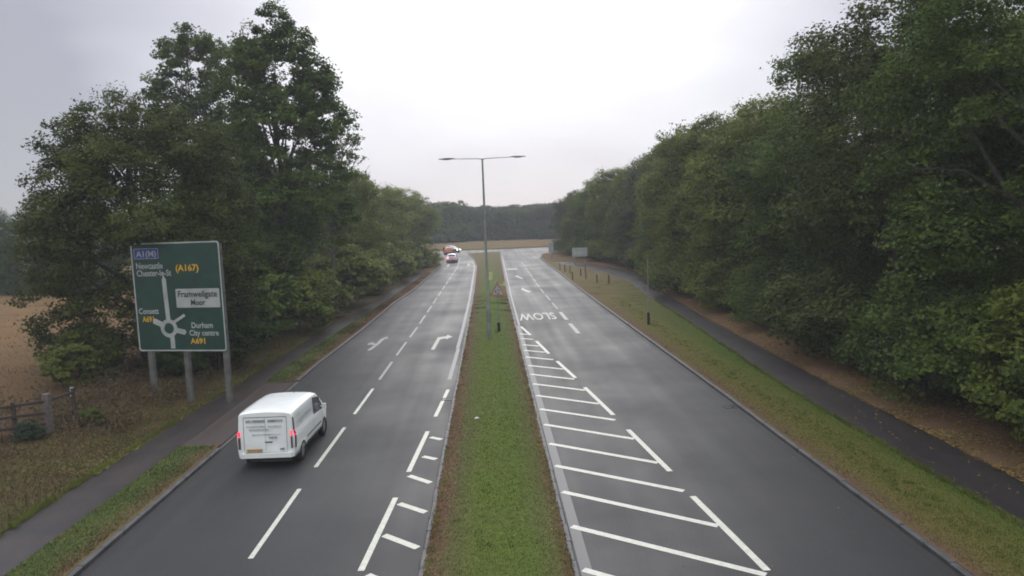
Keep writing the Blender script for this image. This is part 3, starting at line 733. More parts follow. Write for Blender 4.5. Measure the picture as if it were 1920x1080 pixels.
# distant trees beyond the field on the left
for i in range(5):
    place(woodD, 'dark tree beyond the stubble field at the left edge', (-46-i*8.5, 84+i*3.5, 0.3), R_.uniform(0, 6), (0.85, 0.85, (0.72, 0.66, 0.7, 0.6, 0.7)[i]), MT['g_dark'], 'trees beyond the stubble field')
# distant row
for i in range(16):
    x = -30+i*6.6+R_.uniform(-1.2, 1.2)
    place(farT, farT['label'], (x, 222+R_.uniform(-4, 10), 0), R_.uniform(0, 6), (1.0, 1.0, R_.uniform(0.88, 1.12)), MT['g_far'] if i % 3 else MT['g_mid'], 'trees in the distant row beyond the roundabout')
for i in range(12):
    place(farT, farT['label'], (-36+i*8.2+R_.uniform(-1, 1), 240+R_.uniform(-3, 3), 0), R_.uniform(0, 6), (1.2, 1.2, R_.uniform(0.9, 1.0)), MT['g_far'], 'trees in the distant row beyond the roundabout')
for i, (x, y, s) in enumerate(((-24, 158, .95), (-33, 150, 1.0), (24, 150, .95), (33, 157, 1.05), (30, 170, 1.1), (40, 176, 1.2), (-43, 160, 1.0))):
    place(farT, 'broadleaf tree beside the roundabout road', (x, y, 0), i, s, MT['g_far'] if i % 2 else MT['g_olive'], 'trees beside the roundabout road')

# ------------------------------------------------------------------ ground cover (uncountable)
def blades(name, f_xl, f_xr, y0, y1, n, h, w, m, zf, seed, edge=0.0, spread=1.0):
    rng = np.random.default_rng(seed)
    # more blades near the camera
    u = rng.random(n); Y = y0*(y1/y0)**u
    xl = np.array([f_xl(v) for v in Y]); xr = np.array([f_xr(v) for v in Y])
    X = xl+(xr-xl)*rng.random(n)
    Z = np.array([zf(a, b) for a, b in zip(X, Y)])
    P = np.stack([X, Y, Z], 1)
    hh = h*rng.uniform(0.5, 1.4, n)*np.clip(25/Y, 0.35, 1.0); ww = w*rng.uniform(0.7, 1.3, n)*np.clip(Y/22, 0.8, 2.6)
    a = rng.random(n)*2*math.pi
    dx = np.stack([np.cos(a), np.sin(a), np.zeros(n)], 1)
    ln = rng.normal(0, 0.45*spread, (n, 2))
    tip = P+np.stack([ln[:, 0]*hh, ln[:, 1]*hh, hh], 1)
    V = np.empty((n, 3, 3)); V[:, 0] = P-dx*ww[:, None]/2; V[:, 1] = P+dx*ww[:, None]/2; V[:, 2] = tip
    V[:, 0:2, 2] -= 0.03
    me = bpy.data.meshes.new(name); me.vertices.add(n*3); me.loops.add(n*3); me.polygons.add(n)
    me.vertices.foreach_set('co', V.ravel().astype(np.float32)); me.loops.foreach_set('vertex_index', np.arange(n*3, dtype=np.int32))
    me.polygons.foreach_set('loop_start', np.arange(0, n*3, 3, dtype=np.int32)); me.polygons.foreach_set('loop_total', np.full(n, 3, dtype=np.int32))
    at = me.attributes.new('tone', 'FLOAT', 'FACE'); at.data.foreach_set('value', rng.random(n).astype(np.float32))
    me.materials.append(m); me.update()
    return link(name, me)
def grass(label, *a, **k):
    o = blades('grass', *a, **k); o['label'] = label; o['category'] = 'grass'; o['kind'] = 'stuff'; return o
grass('short green grass of the central reservation', lambda y: M_L(y)+0.10, lambda y: M_R(y)-0.10, 11, 70, 90000, 0.035, 0.022, MT['median'], lambda x, y: 0.125+0.05*max(0, 1-(x/1.7)**2)+bump_z(x, y, .035), 1)
grass('short yellowing grass between the right kerb and footpath', lambda y: R_KERB(y)+0.2, RP_L, 12, 80, 70000, 0.035, 0.026, MT['verge_r'], lambda x, y: 0.12+bump_z(x, y, .03), 2)
grass('short green grass beside the near left kerb', LP_R, lambda y: L_KERB(y)-0.2, 12, 24.5, 18000, 0.05, 0.024, MT['verge_l'], lambda x, y: 0.12, 3)
grass('strip of grass between left kerb and footpath beyond the driveway', LP_R, lambda y: L_KERB(y)-0.2, 34.3, 100, 24000, 0.06, 0.04, MT['verge_l'], lambda x, y: 0.12, 4)
grass('rough brownish grass on the bank left of the footpath', lambda y: -17.5, lambda y: LP_L(y)-0.05, 12, 60, 80000, 0.10, 0.022, MT['bank_l'], lambda x, y: z_left(x, y)+bump_z(x, y, .09), 5, spread=1.4)
grass('tall dry straw coloured grass in the field behind the fence', lambda y: -60, lambda y: -17.3, 16, 95, 60000, 0.22, 0.03, MT['field'], lambda x, y: 0.5+0.004*max(0, -x-20), 6)
def weeds(label, xs, y0, y1, n, h, m, zf, seed):
    rng = np.random.default_rng(seed); nc = n//14
    cy = y0*(y1/y0)**rng.random(nc); cxx = np.array([xs(v, q) for v, q in zip(cy, rng.normal(0, 1, nc))])
    k = rng.integers(0, nc, n); X = cxx[k]+rng.normal(0, .06, n); Y = cy[k]+rng.normal(0, .06, n)
    Z = np.array([zf(a, b) for a, b in zip(X, Y)]); hh = h*rng.uniform(.4, 1.3, n); a = rng.random(n)*6.28
    P = np.stack([X, Y, Z], 1); dx = np.stack([np.cos(a), np.sin(a), 0*a], 1)*0.012
    tip = P+np.stack([rng.normal(0, .6, n)*hh, rng.normal(0, .6, n)*hh, hh], 1)
    V = np.empty((n, 3, 3)); V[:, 0] = P-dx; V[:, 1] = P+dx; V[:, 2] = tip
    me = bpy.data.meshes.new('weeds'); me.from_pydata(V.reshape(-1, 3).tolist(), [], [(3*i, 3*i+1, 3*i+2) for i in range(n)])
    at = me.attributes.new('tone', 'FLOAT', 'FACE'); at.data.foreach_set('value', rng.random(n).astype(np.float32)); me.materials.append(m)
    o = link('weeds', me); o['label'] = label; o['category'] = 'weeds'; o['kind'] = 'stuff'
weeds('weedy tufts along the edge of the right footpath', lambda y, q: RP_L(y)+0.04*q, 12, 60, 9000, 0.10, MT['g_olive'], lambda x, y: .11, 31)
weeds('weedy tufts along both kerbs of the central reservation', lambda y, q: (M_L(y)+.2 if q > 0 else M_R(y)-.2)+0.05*q, 12, 60, 7000, 0.07, MT['g_olive'], lambda x, y: .11, 32)
weeds('weedy tufts along the edge of the left footpath', lambda y, q: LP_L(y)+0.05*q, 12, 50, 9000, 0.12, MT['g_olive'], lambda x, y: .11, 33)
weeds('darker tussocks scattered over the verges', lambda y, q: (10.8+.6*q) if abs(q) < .7 else .3*q, 12, 60, 9000, 0.06, MT['g_mid'], lambda x, y: .15, 34)
def litter_leaves(label, fl, fr, y0, y1, n, size, zf, seed):
    rng = np.random.default_rng(seed)
    Y = y0*(y1/y0)**rng.random(n); X = np.array([fl(v)+(fr(v)-fl(v))*q for v, q in zip(Y, rng.random(n)**1.3)])
    Z = np.array([zf(a, b) for a, b in zip(X, Y)])+0.02
    o = link('fallen_leaves', leaf_mesh('fallen_leaves', np.stack([X, Y, Z], 1), size, MT['deadleaf'], rng.random(n), updir=3.0, seed=seed))
    o['label'] = label; o['category'] = 'leaves'; o['kind'] = 'stuff'
litter_leaves('brown fallen leaves on the ground right of the footpath', lambda y: RP_R(y)-0.15, lambda y: RP_R(y)+4, 12, 60, 16000, 0.085, lambda x, y: 0.12+0.05*max(0, min(x-14.5, 8))+bump_z(x, y, .07), 11)
litter_leaves('yellow leaves scattered over the dark right footpath', RP_R, RP_L, 12, 30, 260, 0.08, lambda x, y: 0.10, 12)
litter_leaves('reddish leaf litter beside the left footpath under the sign', lambda y: LP_L(y)+0.2, lambda y: LP_L(y)-4, 22, 60, 6000, 0.08, lambda x, y: z_left(x, y)+bump_z(x, y, .09), 13)
litter_leaves('few yellow leaves blown onto the right carriageway', lambda y: 9.2, lambda y: 2, 12, 40, 50, 0.06, lambda x, y: 0.0, 14)
litter_leaves('brown fallen leaves dotted over the central reservation', M_L, M_R, 12, 40, 500, 0.05, lambda x, y: 0.16, 15)
# dead bramble stems on the left bank
rnd = random.Random(3); mb = MB()
for i in range(420):
    yy = rnd.uniform(25, 38); x = rnd.uniform(-19, -13.6); z = z_left(x, yy)
    p = Vector((x, yy, z)); d = Vector((rnd.uniform(-1, 1), rnd.uniform(-1, 1), 0))*rnd.uniform(.3, .8)
    mb.tube([p, p+d*.5+Vector((0, 0, rnd.uniform(.25, .6))), p+d+Vector((0, 0, rnd.uniform(.0, .4)))], [.012, .009, .004], 3, cap=False)
o = mb.build('brambles', plain('dead_bramble', (0.10, 0.06, 0.04), 0.9)); o['label'] = 'tangle of dead reddish brown bramble stems under the green sign'; o['category'] = 'brambles'; o['kind'] = 'stuff'
rng = np.random.default_rng(77); n = 14000
yy = rng.uniform(26, 40, n); xx = rng.uniform(-20, -13.8, n); zz = np.array([z_left(a, b) for a, b in zip(xx, yy)])+rng.random(n)**2*0.6
keep = np.array([mnoise.noise(Vector((a*.5, b*.5, 1))) > -0.05 for a, b in zip(xx, yy)])
o = link('undergrowth', leaf_mesh('undergrowth', np.stack([xx, yy, zz], 1)[keep], 0.11, MT['g_bronze'], rng.random(keep.sum()), seed=5)); o['label'] = 'low reddish undergrowth on the bank round the sign posts'; o['category'] = 'undergrowth'; o['kind'] = 'stuff'

# ------------------------------------------------------------------ large green direction sign
PR = Vector((-11.38, 30.55, 0)); PL = Vector((-15.50, 31.45, 0))
ux = (PR-PL).normalized(); PWID = (PR-PL).length; PH = 4.72; ZB = 2.36
ang = math.atan2(ux.y, ux.x)
sign = thing('direction_sign', 'large green direction sign with white roundabout map on three grey posts', 'road sign', (PL.x, PL.y, 0), ang)
# local frame: x along the panel, -y to the viewer, z up
def rrect(x0, z0, x1, z1, r, y, n=6):
    pts = []
    for cx_, cz_, a0 in ((x1-r, z1-r, 0), (x0+r, z1-r, 90), (x0+r, z0+r, 180), (x1-r, z0+r, 270)):
        for k in range(n+1):
            a = math.radians(a0+90*k/n); pts.append((cx_+r*math.cos(a), y, cz_+r*math.sin(a)))
    return pts
def plate(mb, pts, thick):
    """pts in the xz plane at their y; extruded back (+y) by thick"""
    n = len(pts); b = [(p[0], p[1]+thick, p[2]) for p in pts]
    mb.add(list(pts)+b, [tuple(range(n)), tuple(reversed(range(n, 2*n)))]+[(i, i+n, (i+1) % n+n, (i+1) % n) for i in range(n)]); return mb
def ringplate(mb, outer, inner, thick):
    n = len(outer); t = thick
    vs = list(outer)+list(inner)+[(p[0], p[1]+t, p[2]) for p in outer]+[(p[0], p[1]+t, p[2]) for p in inner]
    fs = []
    for i in range(n):
        j = (i+1) % n
        fs += [(i, j, n+j, n+i), (2*n+i, 3*n+i, 3*n+j, 2*n+j), (i, 2*n+i, 2*n+j, j), (n+i, n+j, 3*n+j, 3*n+i)]
    mb.add(vs, fs); return mb
plate(MB(), rrect(0, ZB, PWID, ZB+PH, 0.14, 0.0), 0.04).build('panel', MT['sgreen'], sign)
ringplate(MB(), rrect(0.0, ZB, PWID, ZB+PH, 0.14, -0.006), rrect(0.06, ZB+0.06, PWID-0.06, ZB+PH-0.06, 0.10, -0.006), 0.004).build('border', MT['swhite'], sign)
def uv(u, v): return (u*PWID, ZB+PH*(1-v))
def label_text(txt, u0, u1, vtop, vbot, m, bold=0.022):
    x0, zb = uv(u0, vbot); x1, zt = uv(u1, vtop)
    text_mesh(txt, zt-zb, x1-x0, m, 'lettering', sign, (x0, -0.016, zb), (math.pi/2, 0, 0), bold=bold)
def arm(p, q, w, point=0.0):
    (x0, z0), (x1, z1) = uv(*p), uv(*q); d = Vector((x1-x0, z1-z0)).normalized(); r = Vector((-d.y, d.x))*w/2
    pts = [(x0+r.x, z0+r.y), (x0-r.x, z0-r.y), (x1-r.x, z1-r.y)]+([(x1+d.x*point, z1+d.y*point)] if point else [])+[(x1+r.x, z1+r.y)]
    return plate(MB(), [(a, -0.010, b) for a, b in pts][::-1], 0.004)
for nm, p, q, w, pt in (('direction_arrow', (0.366, 0.72), (0.352, 0.335), 0.20, 0.16), ('route_arm', (0.32, 0.765), (0.20, 0.717), 0.24, 0.06), ('route_arm', (0.40, 0.745), (0.555, 0.665), 0.12, 0.0),
                        ('route_arm', (0.42, 0.80), (0.545, 0.825), 0.22, 0.06), ('route_arm', (0.395, 0.86), (0.395, 0.975), 0.21, 0.0)):
    arm(p, q, w, pt).build(nm, MT['swhite'], sign)
cxr, czr = uv(0.366, 0.787)
circ = lambda r: [(cxr+r*math.cos(2*math.pi*k/32), -0.014, czr+r*math.sin(2*math.pi*k/32)) for k in range(32)]
ringplate(MB(), circ(0.40), circ(0.235), 0.004).build('roundabout_symbol', MT['swhite'], sign)
x0, z0 = uv(0.035, 0.145); x1, z1 = uv(0.315, 0.05)
plate(MB(), rrect(x0, z0, x1, z1, 0.04, -0.010), 0.004).build('blue_patch', MT['sblue'], sign)
ringplate(MB(), rrect(x0, z0, x1, z1, 0.04, -0.013), rrect(x0+.02, z0+.02, x1-.02, z1-.02, 0.03, -0.013), 0.002).build('patch_border', MT['swhite'], sign)
x0, z0 = uv(0.475, 0.598); x1, z1 = uv(0.965, 0.425)
plate(MB(), rrect(x0, z0, x1, z1, 0.04, -0.010), 0.004).build('white_patch', MT['swhite'], sign)
label_text('A1(M)', 0.06, 0.29, 0.072, 0.125, MT['swhite'])
label_text('Newcastle', 0.05, 0.355, 0.18, 0.235, MT['swhite'])
label_text('Chester-le-St', 0.05, 0.445, 0.248, 0.303, MT['swhite'])
label_text('(A167)', 0.50, 0.755, 0.205, 0.262, MT['syellow'])
label_text('Framwellgate', 0.50, 0.94, 0.445, 0.50, MT['sblack'])
label_text('Moor', 0.64, 0.80, 0.525, 0.575, MT['sblack'])
label_text('Consett', 0.035, 0.265, 0.60, 0.65, MT['swhite'])
label_text('A691', 0.07, 0.20, 0.675, 0.725, MT['syellow'])
label_text('Durham', 0.625, 0.865, 0.735, 0.785, MT['swhite'])
label_text('City centre', 0.595, 0.925, 0.805, 0.855, MT['swhite'])
label_text('A691', 0.60, 0.765, 0.88, 0.93, MT['syellow'])
for xx in (0.45, 2.2, PWID-0.14):
    MB().box((xx-0.11, 0.06, -0.3), (xx+0.11, 0.24, ZB+PH-0.12)).build('post', MT['signpost'], sign)
for zz in (0.5, 1.7, 2.9, 4.1):
    MB().box((0.1, 0.04, ZB+zz-.03), (PWID-0.1, 0.06, ZB+zz+.03)).build('rail', MT['steel'], sign)

# ------------------------------------------------------------------ lamp post in the reservation
lamp = thing('street_lamp', 'tall double armed street lamp in the central reservation', 'street lamp', (-0.21, 43.6, 0.1))
MB().tube([(0, 0, 0), (0, 0, 2.0)], [0.13, 0.13], 14).build('base', MT['column'], lamp)
MB().tube([(0, 0, 2.0), (0, 0, 2.12), (0, 0, 7.2), (0, 0, 11.05)], [0.13, 0.088, 0.078, 0.05], 14).build('column', MT['column'], lamp)
MB().box((-0.05, -0.14, 0.5), (0.05, -0.122, 1.1)).build('door', MT['steel'], lamp)
for s in (-1, 1):
    MB().tube([(0, 0, 11.0), (s*0.25, 0, 11.05), (s*1.7, 0, 11.08)], [0.03, 0.024, 0.02], 8).build('arm', MT['column'], lamp)
    hb = MB(); vs = []; st = [(1.65, .035, .03), (1.85, .09, .06), (2.1, .12, .07), (2.4, .10, .05), (2.62, .04, .03)]
    for x_, w_, h_ in st:
        for k in range(10):
            a = 2*math.pi*k/10; vs.append((s*x_, w_*math.cos(a), 11.09+h_*math.sin(a)*(1 if math.sin(a) > 0 else .55)))
    fs = [(i*10+k, i*10+(k+1) % 10, (i+1)*10+(k+1) % 10, (i+1)*10+k) for i in range(4) for k in range(10)]
    fs += [tuple(range(10)), tuple(reversed(range(40, 50)))]
    hd = hb.add(vs, fs, True).build('lantern', MT['column'] if s > 0 else MT['dark'], lamp)
    MB().box((min(s*1.95, s*2.35), -0.08, 11.03), (max(s*1.95, s*2.35), 0.08, 11.06)).build('lens', MT['lens'], hd)

# triangle sign on its post
tri = thing('warning_sign', 'red bordered triangular warning sign on a post in the reservation grass', 'road sign', (0.42, 46.4, 0.12))
MB().tube([(0, 0, -0.1), (0, 0, 3.35)], [0.038, 0.038], 10).build('post', MT['column'], tri)
MB().tube([(0, 0, -0.05), (0, 0, 0.62)], [0.11, 0.10], 10).build('base', MT['iron'], tri)
def tripts(s, y, cz): return [(-s/2, y, cz-s*0.2887), (s/2, y, cz-s*0.2887), (0, y, cz+s*0.577)]
TZ = 2.68
def rtri(s, y, cz, r=0.06):
    out_ = []; P = [Vector((p[0], p[2])) for p in tripts(s, y, cz)]
    for i in range(3):
        a, b, c = P[i-1], P[i], P[(i+1) % 3]
        for q in (b+(a-b).normalized()*r, b+(((a+c)/2)-b).normalized()*r*0.45, b+(c-b).normalized()*r): out_.append((q.x, y, q.y))
    return out_
plate(MB(), rtri(1.06, -0.055, TZ), 0.015).build('plate', MT['sback'], tri)
ringplate(MB(), rtri(1.06, -0.06, TZ), rtri(0.76, -0.06, TZ, 0.03), 0.004).build('red_border', MT['sred'], tri)
plate(MB(), rtri(0.75, -0.059, TZ, 0.03), 0.003).build('white_face', MT['swhite'], tri)
def arrow_ring(mb, cx0, cz0):
    for k in range(3):
        a0 = math.radians(90+120*k); n = 6; o_, i_ = [], []
        for j in range(n+1):
            a = a0-math.radians(80)*j/n
            o_.append((cx0+.15*math.cos(a), -0.063, cz0+.15*math.sin(a))); i_.append((cx0+.10*math.cos(a), -0.063, cz0+.10*math.sin(a)))
        plate(mb, o_+i_[::-1], 0.002)
    return mb
arrow_ring(MB(), 0, TZ-0.03).build('symbol', MT['sblack'], tri)
MB().box((-0.52, -0.05, 3.42), (-0.30, -0.035, 3.95)).box((-0.42, -0.035, 3.2), (-0.38, -0.02, 3.6)).build('side_plate', MT['spale'], tri)
MB().bar((-0.42, -0.02, 3.25), (0.0, -0.02, 3.25), 0.03, 0.03).build('bracket', MT['steel'], tri)
MB().box((0.42, -0.05, 3.0), (0.56, -0.035, 3.3)).bar((0.0, -0.02, 3.1), (0.45, -0.02, 3.1), 0.03, 0.03).build('side_plate', MT['spale'], tri)

# thin post with dark base on the right verge
tp = thing('sign_post', 'thin grey post with a dark base on the right verge by the kerb', 'post', (10.4, 46.8, 0.1))
MB().tube([(0, 0, -0.1), (0, 0, 4.4)], [0.032, 0.03], 8).build('pole', MT['column'], tp)
MB().tube([(0, 0, -0.05), (0, 0, 0.85)], [0.10, 0.09], 10).build('base', MT['iron'], tp)
# slim pole against the trees
sp = thing('slim_pole', 'slim pale pole standing against the woodland at the far side path', 'post', (18.9, 91.0, 0.2))
MB().tube([(0, 0, -0.1), (0, 0, 5.2)], [0.08, 0.06], 8).build('pole', plain('mossy_pole', (0.10, 0.12, 0.07), 0.8), sp)
MB().tube([(0, 0, 5.18), (0, 0, 5.32)], [0.085, 0.03], 8).build('cap', MT['column'], sp)

# right hand signs by the roundabout
def board_sign(name, label, x, y, w, h, zb, rows, posts, m):
    t = thing(name, label, 'road sign', (x, y, 0.12))
    plate(MB(), rrect(-w/2, zb, w/2, zb+h, 0.06, -0.06), 0.03).build('panel', m, t)
    ringplate(MB(), rrect(-w/2, zb, w/2, zb+h, 0.06, -0.066), rrect(-w/2+.05, zb+.05, w/2-.05, zb+h-.05, 0.04, -0.066), 0.004).build('border', MT['sback'], t)
    for i in range(rows):   # rows of lettering too small to read
        mb = MB(); x_ = -w/2+0.18; z = zb+h-0.28-i*(h-0.3)/rows
        rr = random.Random(i+3)
        while x_ < w/2-0.3:
            ww = rr.uniform(.07, .16); plate(mb, [(x_, -0.07, z), (x_+ww, -0.07, z), (x_+ww, -0.07, z+.15), (x_, -0.07, z+.15)], .003); x_ += ww+rr.choice((.05, .05, .16))
        mb.build('lettering', MT['ink'], t)['kind'] = 'stuff'
    for px in posts: MB().tube([(px, 0, -0.2), (px, 0, zb+h-.05)], [.05, .05], 8).build('post', MT['steel'], t)
board_sign('notice_board', 'wide white road sign on two posts before the dark trees on the right', 13.3, 105.0, 2.25, 1.3, 1.15, 3, (-.8, .8), MT['swhite'])
board_sign('small_sign', 'small narrow pale sign on one post at the corner of the roundabout', 10.2, 118.0, 0.85, 1.6, 1.2, 2, (0,), MT['sback'])

# bollards on the corner verge
bl_pos = [(9.47, 96.5), (9.75, 92.7), (10.1, 90.0), (9.3, 80.6), (10.86, 85.3), (10.94, 81.4), (12.3, 92.0), (11.47, 76.3), (12.54, 75.4)]
ORD = ['first', 'second', 'third', 'fourth', 'fifth', 'sixth', 'seventh', 'eighth', 'ninth', 'tenth']
bl_rank = {p: ORD[i] for i, p in enumerate(sorted(bl_pos, key=lambda p: p[0]/p[1]))}
boll = thing('bollard', 'short timber bollard on the grassy corner, %s from the left' % bl_rank[bl_pos[0]], 'bollard', (bl_pos[0][0], bl_pos[0][1], 0.1), 0, 'timber bollards on the right hand corner')
MB().box((-.07, -.07, -.1), (.07, .07, .90)).build('post', MT['bollard'], boll)
MB().add([(-.07, -.07, .901), (.07, -.07, .901), (.07, .07, .901), (-.07, .07, .901), (0, 0, .97)], [(0, 1, 4), (1, 2, 4), (2, 3, 4), (3, 0, 4), (3, 2, 1, 0)]).build('cap', MT['bollard'], boll)
for x, y in bl_pos[1:]:
    c = copy_tree(boll); c['label'] = 'short timber bollard on the grassy corner, %s from the left' % bl_rank[(x, y)]; c.location = (x, y, 0.1); c.rotation_euler = (random.uniform(-.05, .05), random.uniform(-.05, .05), random.uniform(-.3, .3))

# ------------------------------------------------------------------ timber fence
FP = [(-21.2, 22.9), (-18.9, 24.15), (-16.98, 25.2), (-16.2, 25.85), (-16.1, 27.3)]
fence = thing('timber_fence', 'dark three rail timber fence at the left edge of the photo', 'fence', (-16.98, 25.2, 0))
def fl(p): return (p[0]+16.98, p[1]-25.2)
for i, p in enumerate(FP):
    x, y = fl(p); z = z_left(*p)
    w = 0.10 if i != 3 else 0.22
    hgt = 1.25 if i != 3 else 1.4
    MB().box((x-w/2, y-w/2, z-.3), (x+w/2, y+w/2, z+hgt)).build('post', MT['timber'] if i != 3 else MT['timber_pale'], fence)
for i in range(len(FP)-1):
    for hz in (0.32, 0.72, 1.12):
        if i == 3 and hz < 1: continue
        a, b = fl(FP[i]), fl(FP[i+1])
        MB().bar((a[0], a[1]-.06, z_left(*FP[i])+hz+random.uniform(-.02, .02)), (b[0], b[1]-.06, z_left(*FP[i+1])+hz+random.uniform(-.02, .02)), 0.04, 0.10).build('rail', MT['timber'], fence)
mp = thing('marker_post', 'short white topped marker post in the rough grass beyond the fence', 'marker post', (-16.9, 28.6, 0.5))
MB().box((-.05, -.03, -.2), (.05, .03, .62)).build('post', MT['timber'], mp)
MB().box((-.055, -.035, .62), (.055, .035, 1.0)).build('white_top', MT['swhite'], mp)

# litter
for (x, y, lb) in ((-0.71, 26.05, 'scrap of white paper lying on the reservation grass'),):
    mb = MB(); mb.add([(-.08, -.05, 0), (.07, -.06, .02), (.09, .05, 0), (0, .07, .05), (-.09, .04, .015)], [(0, 1, 3), (1, 2, 3), (0, 3, 4)])
    mb.add([(-.08, -.05, -.004), (.07, -.06, .016), (.09, .05, -.004), (0, .07, .046), (-.09, .04, .011)], [(3, 1, 0), (3, 2, 1), (4, 3, 0)])
    o = mb.build('paper_scrap', MT['swhite'], None, (x, y, 0.215)); tag(o, lb, 'litter')

# ------------------------------------------------------------------ vehicles
def vehicle(name, label, cat, loc, rz, spec, paintm):
    L, W, H = spec['L'], spec['W'], spec['H']
    t = thing(name, label, cat, loc, rz)
    top = lambda y: float(np.interp(y, [p[0] for p in spec['top']], [p[1] for p in spec['top']]))
    base = lambda z: float(np.interp(z, [p[0] for p in spec['side']], [p[1] for p in spec['side']]))
    plan = lambda y: float(np.interp(y, [p[0] for p in spec['plan']], [p[1] for p in spec['plan']]))
    lean = lambda y, z: float(np.interp(z, [p[0] for p in spec['rear']], [p[1] for p in spec['rear']]))*max(0, 1-y/1.2)
    zb = spec['zb']
    rr = spec.get('round', 0.16)
    def hw(y, z):
        zt = top(y); w = base(z)*plan(y)
        if z > zt-rr:
            u = min(1.0, (z-(zt-rr))/rr); w *= (1-0.24*u**2.6)
        return w
    ys = sorted(set([0, .02, .05, .1, .2, .35]+list(np.linspace(.5, L-.5, 22))+[p[0] for p in spec['top']]+[L-.3, L-.15, L-.06, L]))
    Mz = 16; rings = []
    for y in ys:
        zt = top(y); ring = []
        for j in range(Mz):
            q = j/(Mz-1); z = zb+(zt-zb)*(1-(1-q)**1.25)
            ring.append((hw(y, z), y+lean(y, z), z))
        ring += [(hw(y, zt)*f, y+lean(y, zt), zt+0.03*(1-f)*(1+f)) for f in (0.66, 0.33)]
        rings.append(ring)
    vs = []; K = len(rings[0]); full = 2*K+1
    for ring in rings:
        y = ring[-1][1]; zc = ring[-1][2]+0.006
        vs += ring+[(0, y, zc)]+[(-a, b, c) for a, b, c in reversed(ring)]
    fs = []
    for i in range(len(ys)-1):
        for k in range(full-1):
            fs.append((i*full+k, (i+1)*full+k, (i+1)*full+k+1, i*full+k+1))
        fs.append((i*full+full-1, (i+1)*full+full-1, (i+1)*full, i*full))
    mb = MB(); mb.add(vs, fs, True)
    n0 = (len(ys)-1)*full
    mb.f += [tuple(range(full)), tuple(reversed(range(n0, n0+full)))]; mb.smooth += [False, False]
    body = mb.build('body', paintm, t)
    # wheel arches cut out of the body
    cut = MB()
    for wy in spec['axles']:
        cut.tube([(-W, wy, spec['wr']+.01), (W, wy, spec['wr']+.01)], [spec['wr']+.075]*2, 28)
    co = cut.build('cutter', paintm)
    md = body.modifiers.new('arch', 'BOOLEAN'); md.operation = 'DIFFERENCE'; md.object = co; md.solver = 'EXACT'
    dg = bpy.context.evaluated_depsgraph_get(); dg.update()
    me = bpy.data.meshes.new_from_object(body.evaluated_get(dg)); body.modifiers.clear(); body.data = me
    bpy.data.objects.remove(co)
    MB().box((-W/2+.22, .12, .2), (W/2-.22, L-.25, zb+.35)).build('underbody', MT['dark'], t)
    for wy in spec['axles']:
        for s in (-1, 1):
            R = spec['wr']; xw = s*(W/2-.10)
            w_ = MB(); prof = [(-.10, R*.66), (-.10, R*.92), (-.075, R), (.075, R), (.10, R*.92), (.10, R*.66)]
            vs_ = []; n = 28
            for dx, r in prof:
                for k in range(n): a = 2*math.pi*k/n; vs_.append((xw+dx, wy+r*math.cos(a), R+r*math.sin(a)))
            fs_ = [(i*n+k, i*n+(k+1) % n, (i+1)*n+(k+1) % n, (i+1)*n+k) for i in range(5) for k in range(n)]
            w_.add(vs_, fs_, True)
            wh = w_.build('wheel', MT['tyre'], t)
            rm = MB(); n = 20
            rm.add([(xw+s*.085, wy, R)]+[(xw+s*.07, wy+R*.67*math.cos(2*math.pi*k/n), R+R*.67*math.sin(2*math.pi*k/n)) for k in range(n)], [(0, 1+k, 1+(k+1) % n) for k in range(n)])
            rm.build('rim', MT['rim'], wh)
    def sidepatch(nm, poly_, m, off=.006, s=1, sub=5, parent=t):
        """quad patch (4 yz corners) laid on the body side"""
        mb = MB(); (a, b, c, d) = [Vector(p) for p in poly_]; vs = []; nn = sub+1
        for i in range(nn):
            for j in range(nn):
                q = a.lerp(b, i/sub).lerp(d.lerp(c, i/sub), j/sub)
                vs.append((s*(hw(q.x, q.y)+off), q.x+lean(q.x, q.y), q.y))
        fs = [(i*nn+j, (i+1)*nn+j, (i+1)*nn+j+1, i*nn+j+1) for i in range(sub) for j in range(sub)]
        return mb.add(vs, fs, True).build(nm, m, parent)
    def rear(nm, x0, x1, z0, z1, m, off=.008, parent=t, sub=3):
        vs = []; nn = sub+1
        for i in range(nn):
            for j in range(nn):
                x = x0+(x1-x0)*i/sub; z = z0+(z1-z0)*j/sub
                vs.append((x, lean(0, z)-off, z))
        fs = [(i*nn+j, (i+1)*nn+j, (i+1)*nn+j+1, i*nn+j+1) for i in range(sub) for j in range(sub)]
        return MB().add(vs, fs).build(nm, m, parent)
    return t, dict(top=top, hw=hw, lean=lean, side=sidepatch, rear=rear, L=L, W=W, H=H)

VAN = dict(L=4.42, W=1.84, H=1.84, zb=.37, wr=.33, axles=(.84, 3.50), round=0.10,
    top=[(0, 1.785), (.05, 1.81), (.2, 1.83), (.8, 1.84), (1.8, 1.835), (2.6, 1.80), (2.9, 1.73), (3.3, 1.44), (3.72, 1.14), (4.1, 1.04), (4.3, .92), (4.42, .74)],
    side=[(.3, .88), (.4, .90), (.6, .915), (.9, .925), (1.04, .93), (1.10, .905), (1.18, .885), (1.4, .875), (1.65, .86), (1.85, .85)],
    plan=[(0, .965), (.04, .99), (.12, 1), (3.2, 1), (3.9, .96), (4.25, .87), (4.42, .74)], rear=[(.3, .03), (.55, 0), (.95, .0), (1.8, .07)])
van, V = vehicle('delivery_van', 'small white panel van with grey lettering and red tail lamps in the left lane', 'van', (-7.27, 22.15, 0.0), math.radians(-1.8), VAN, MT['vanpaint'])
rear, side = V['rear'], V['side']
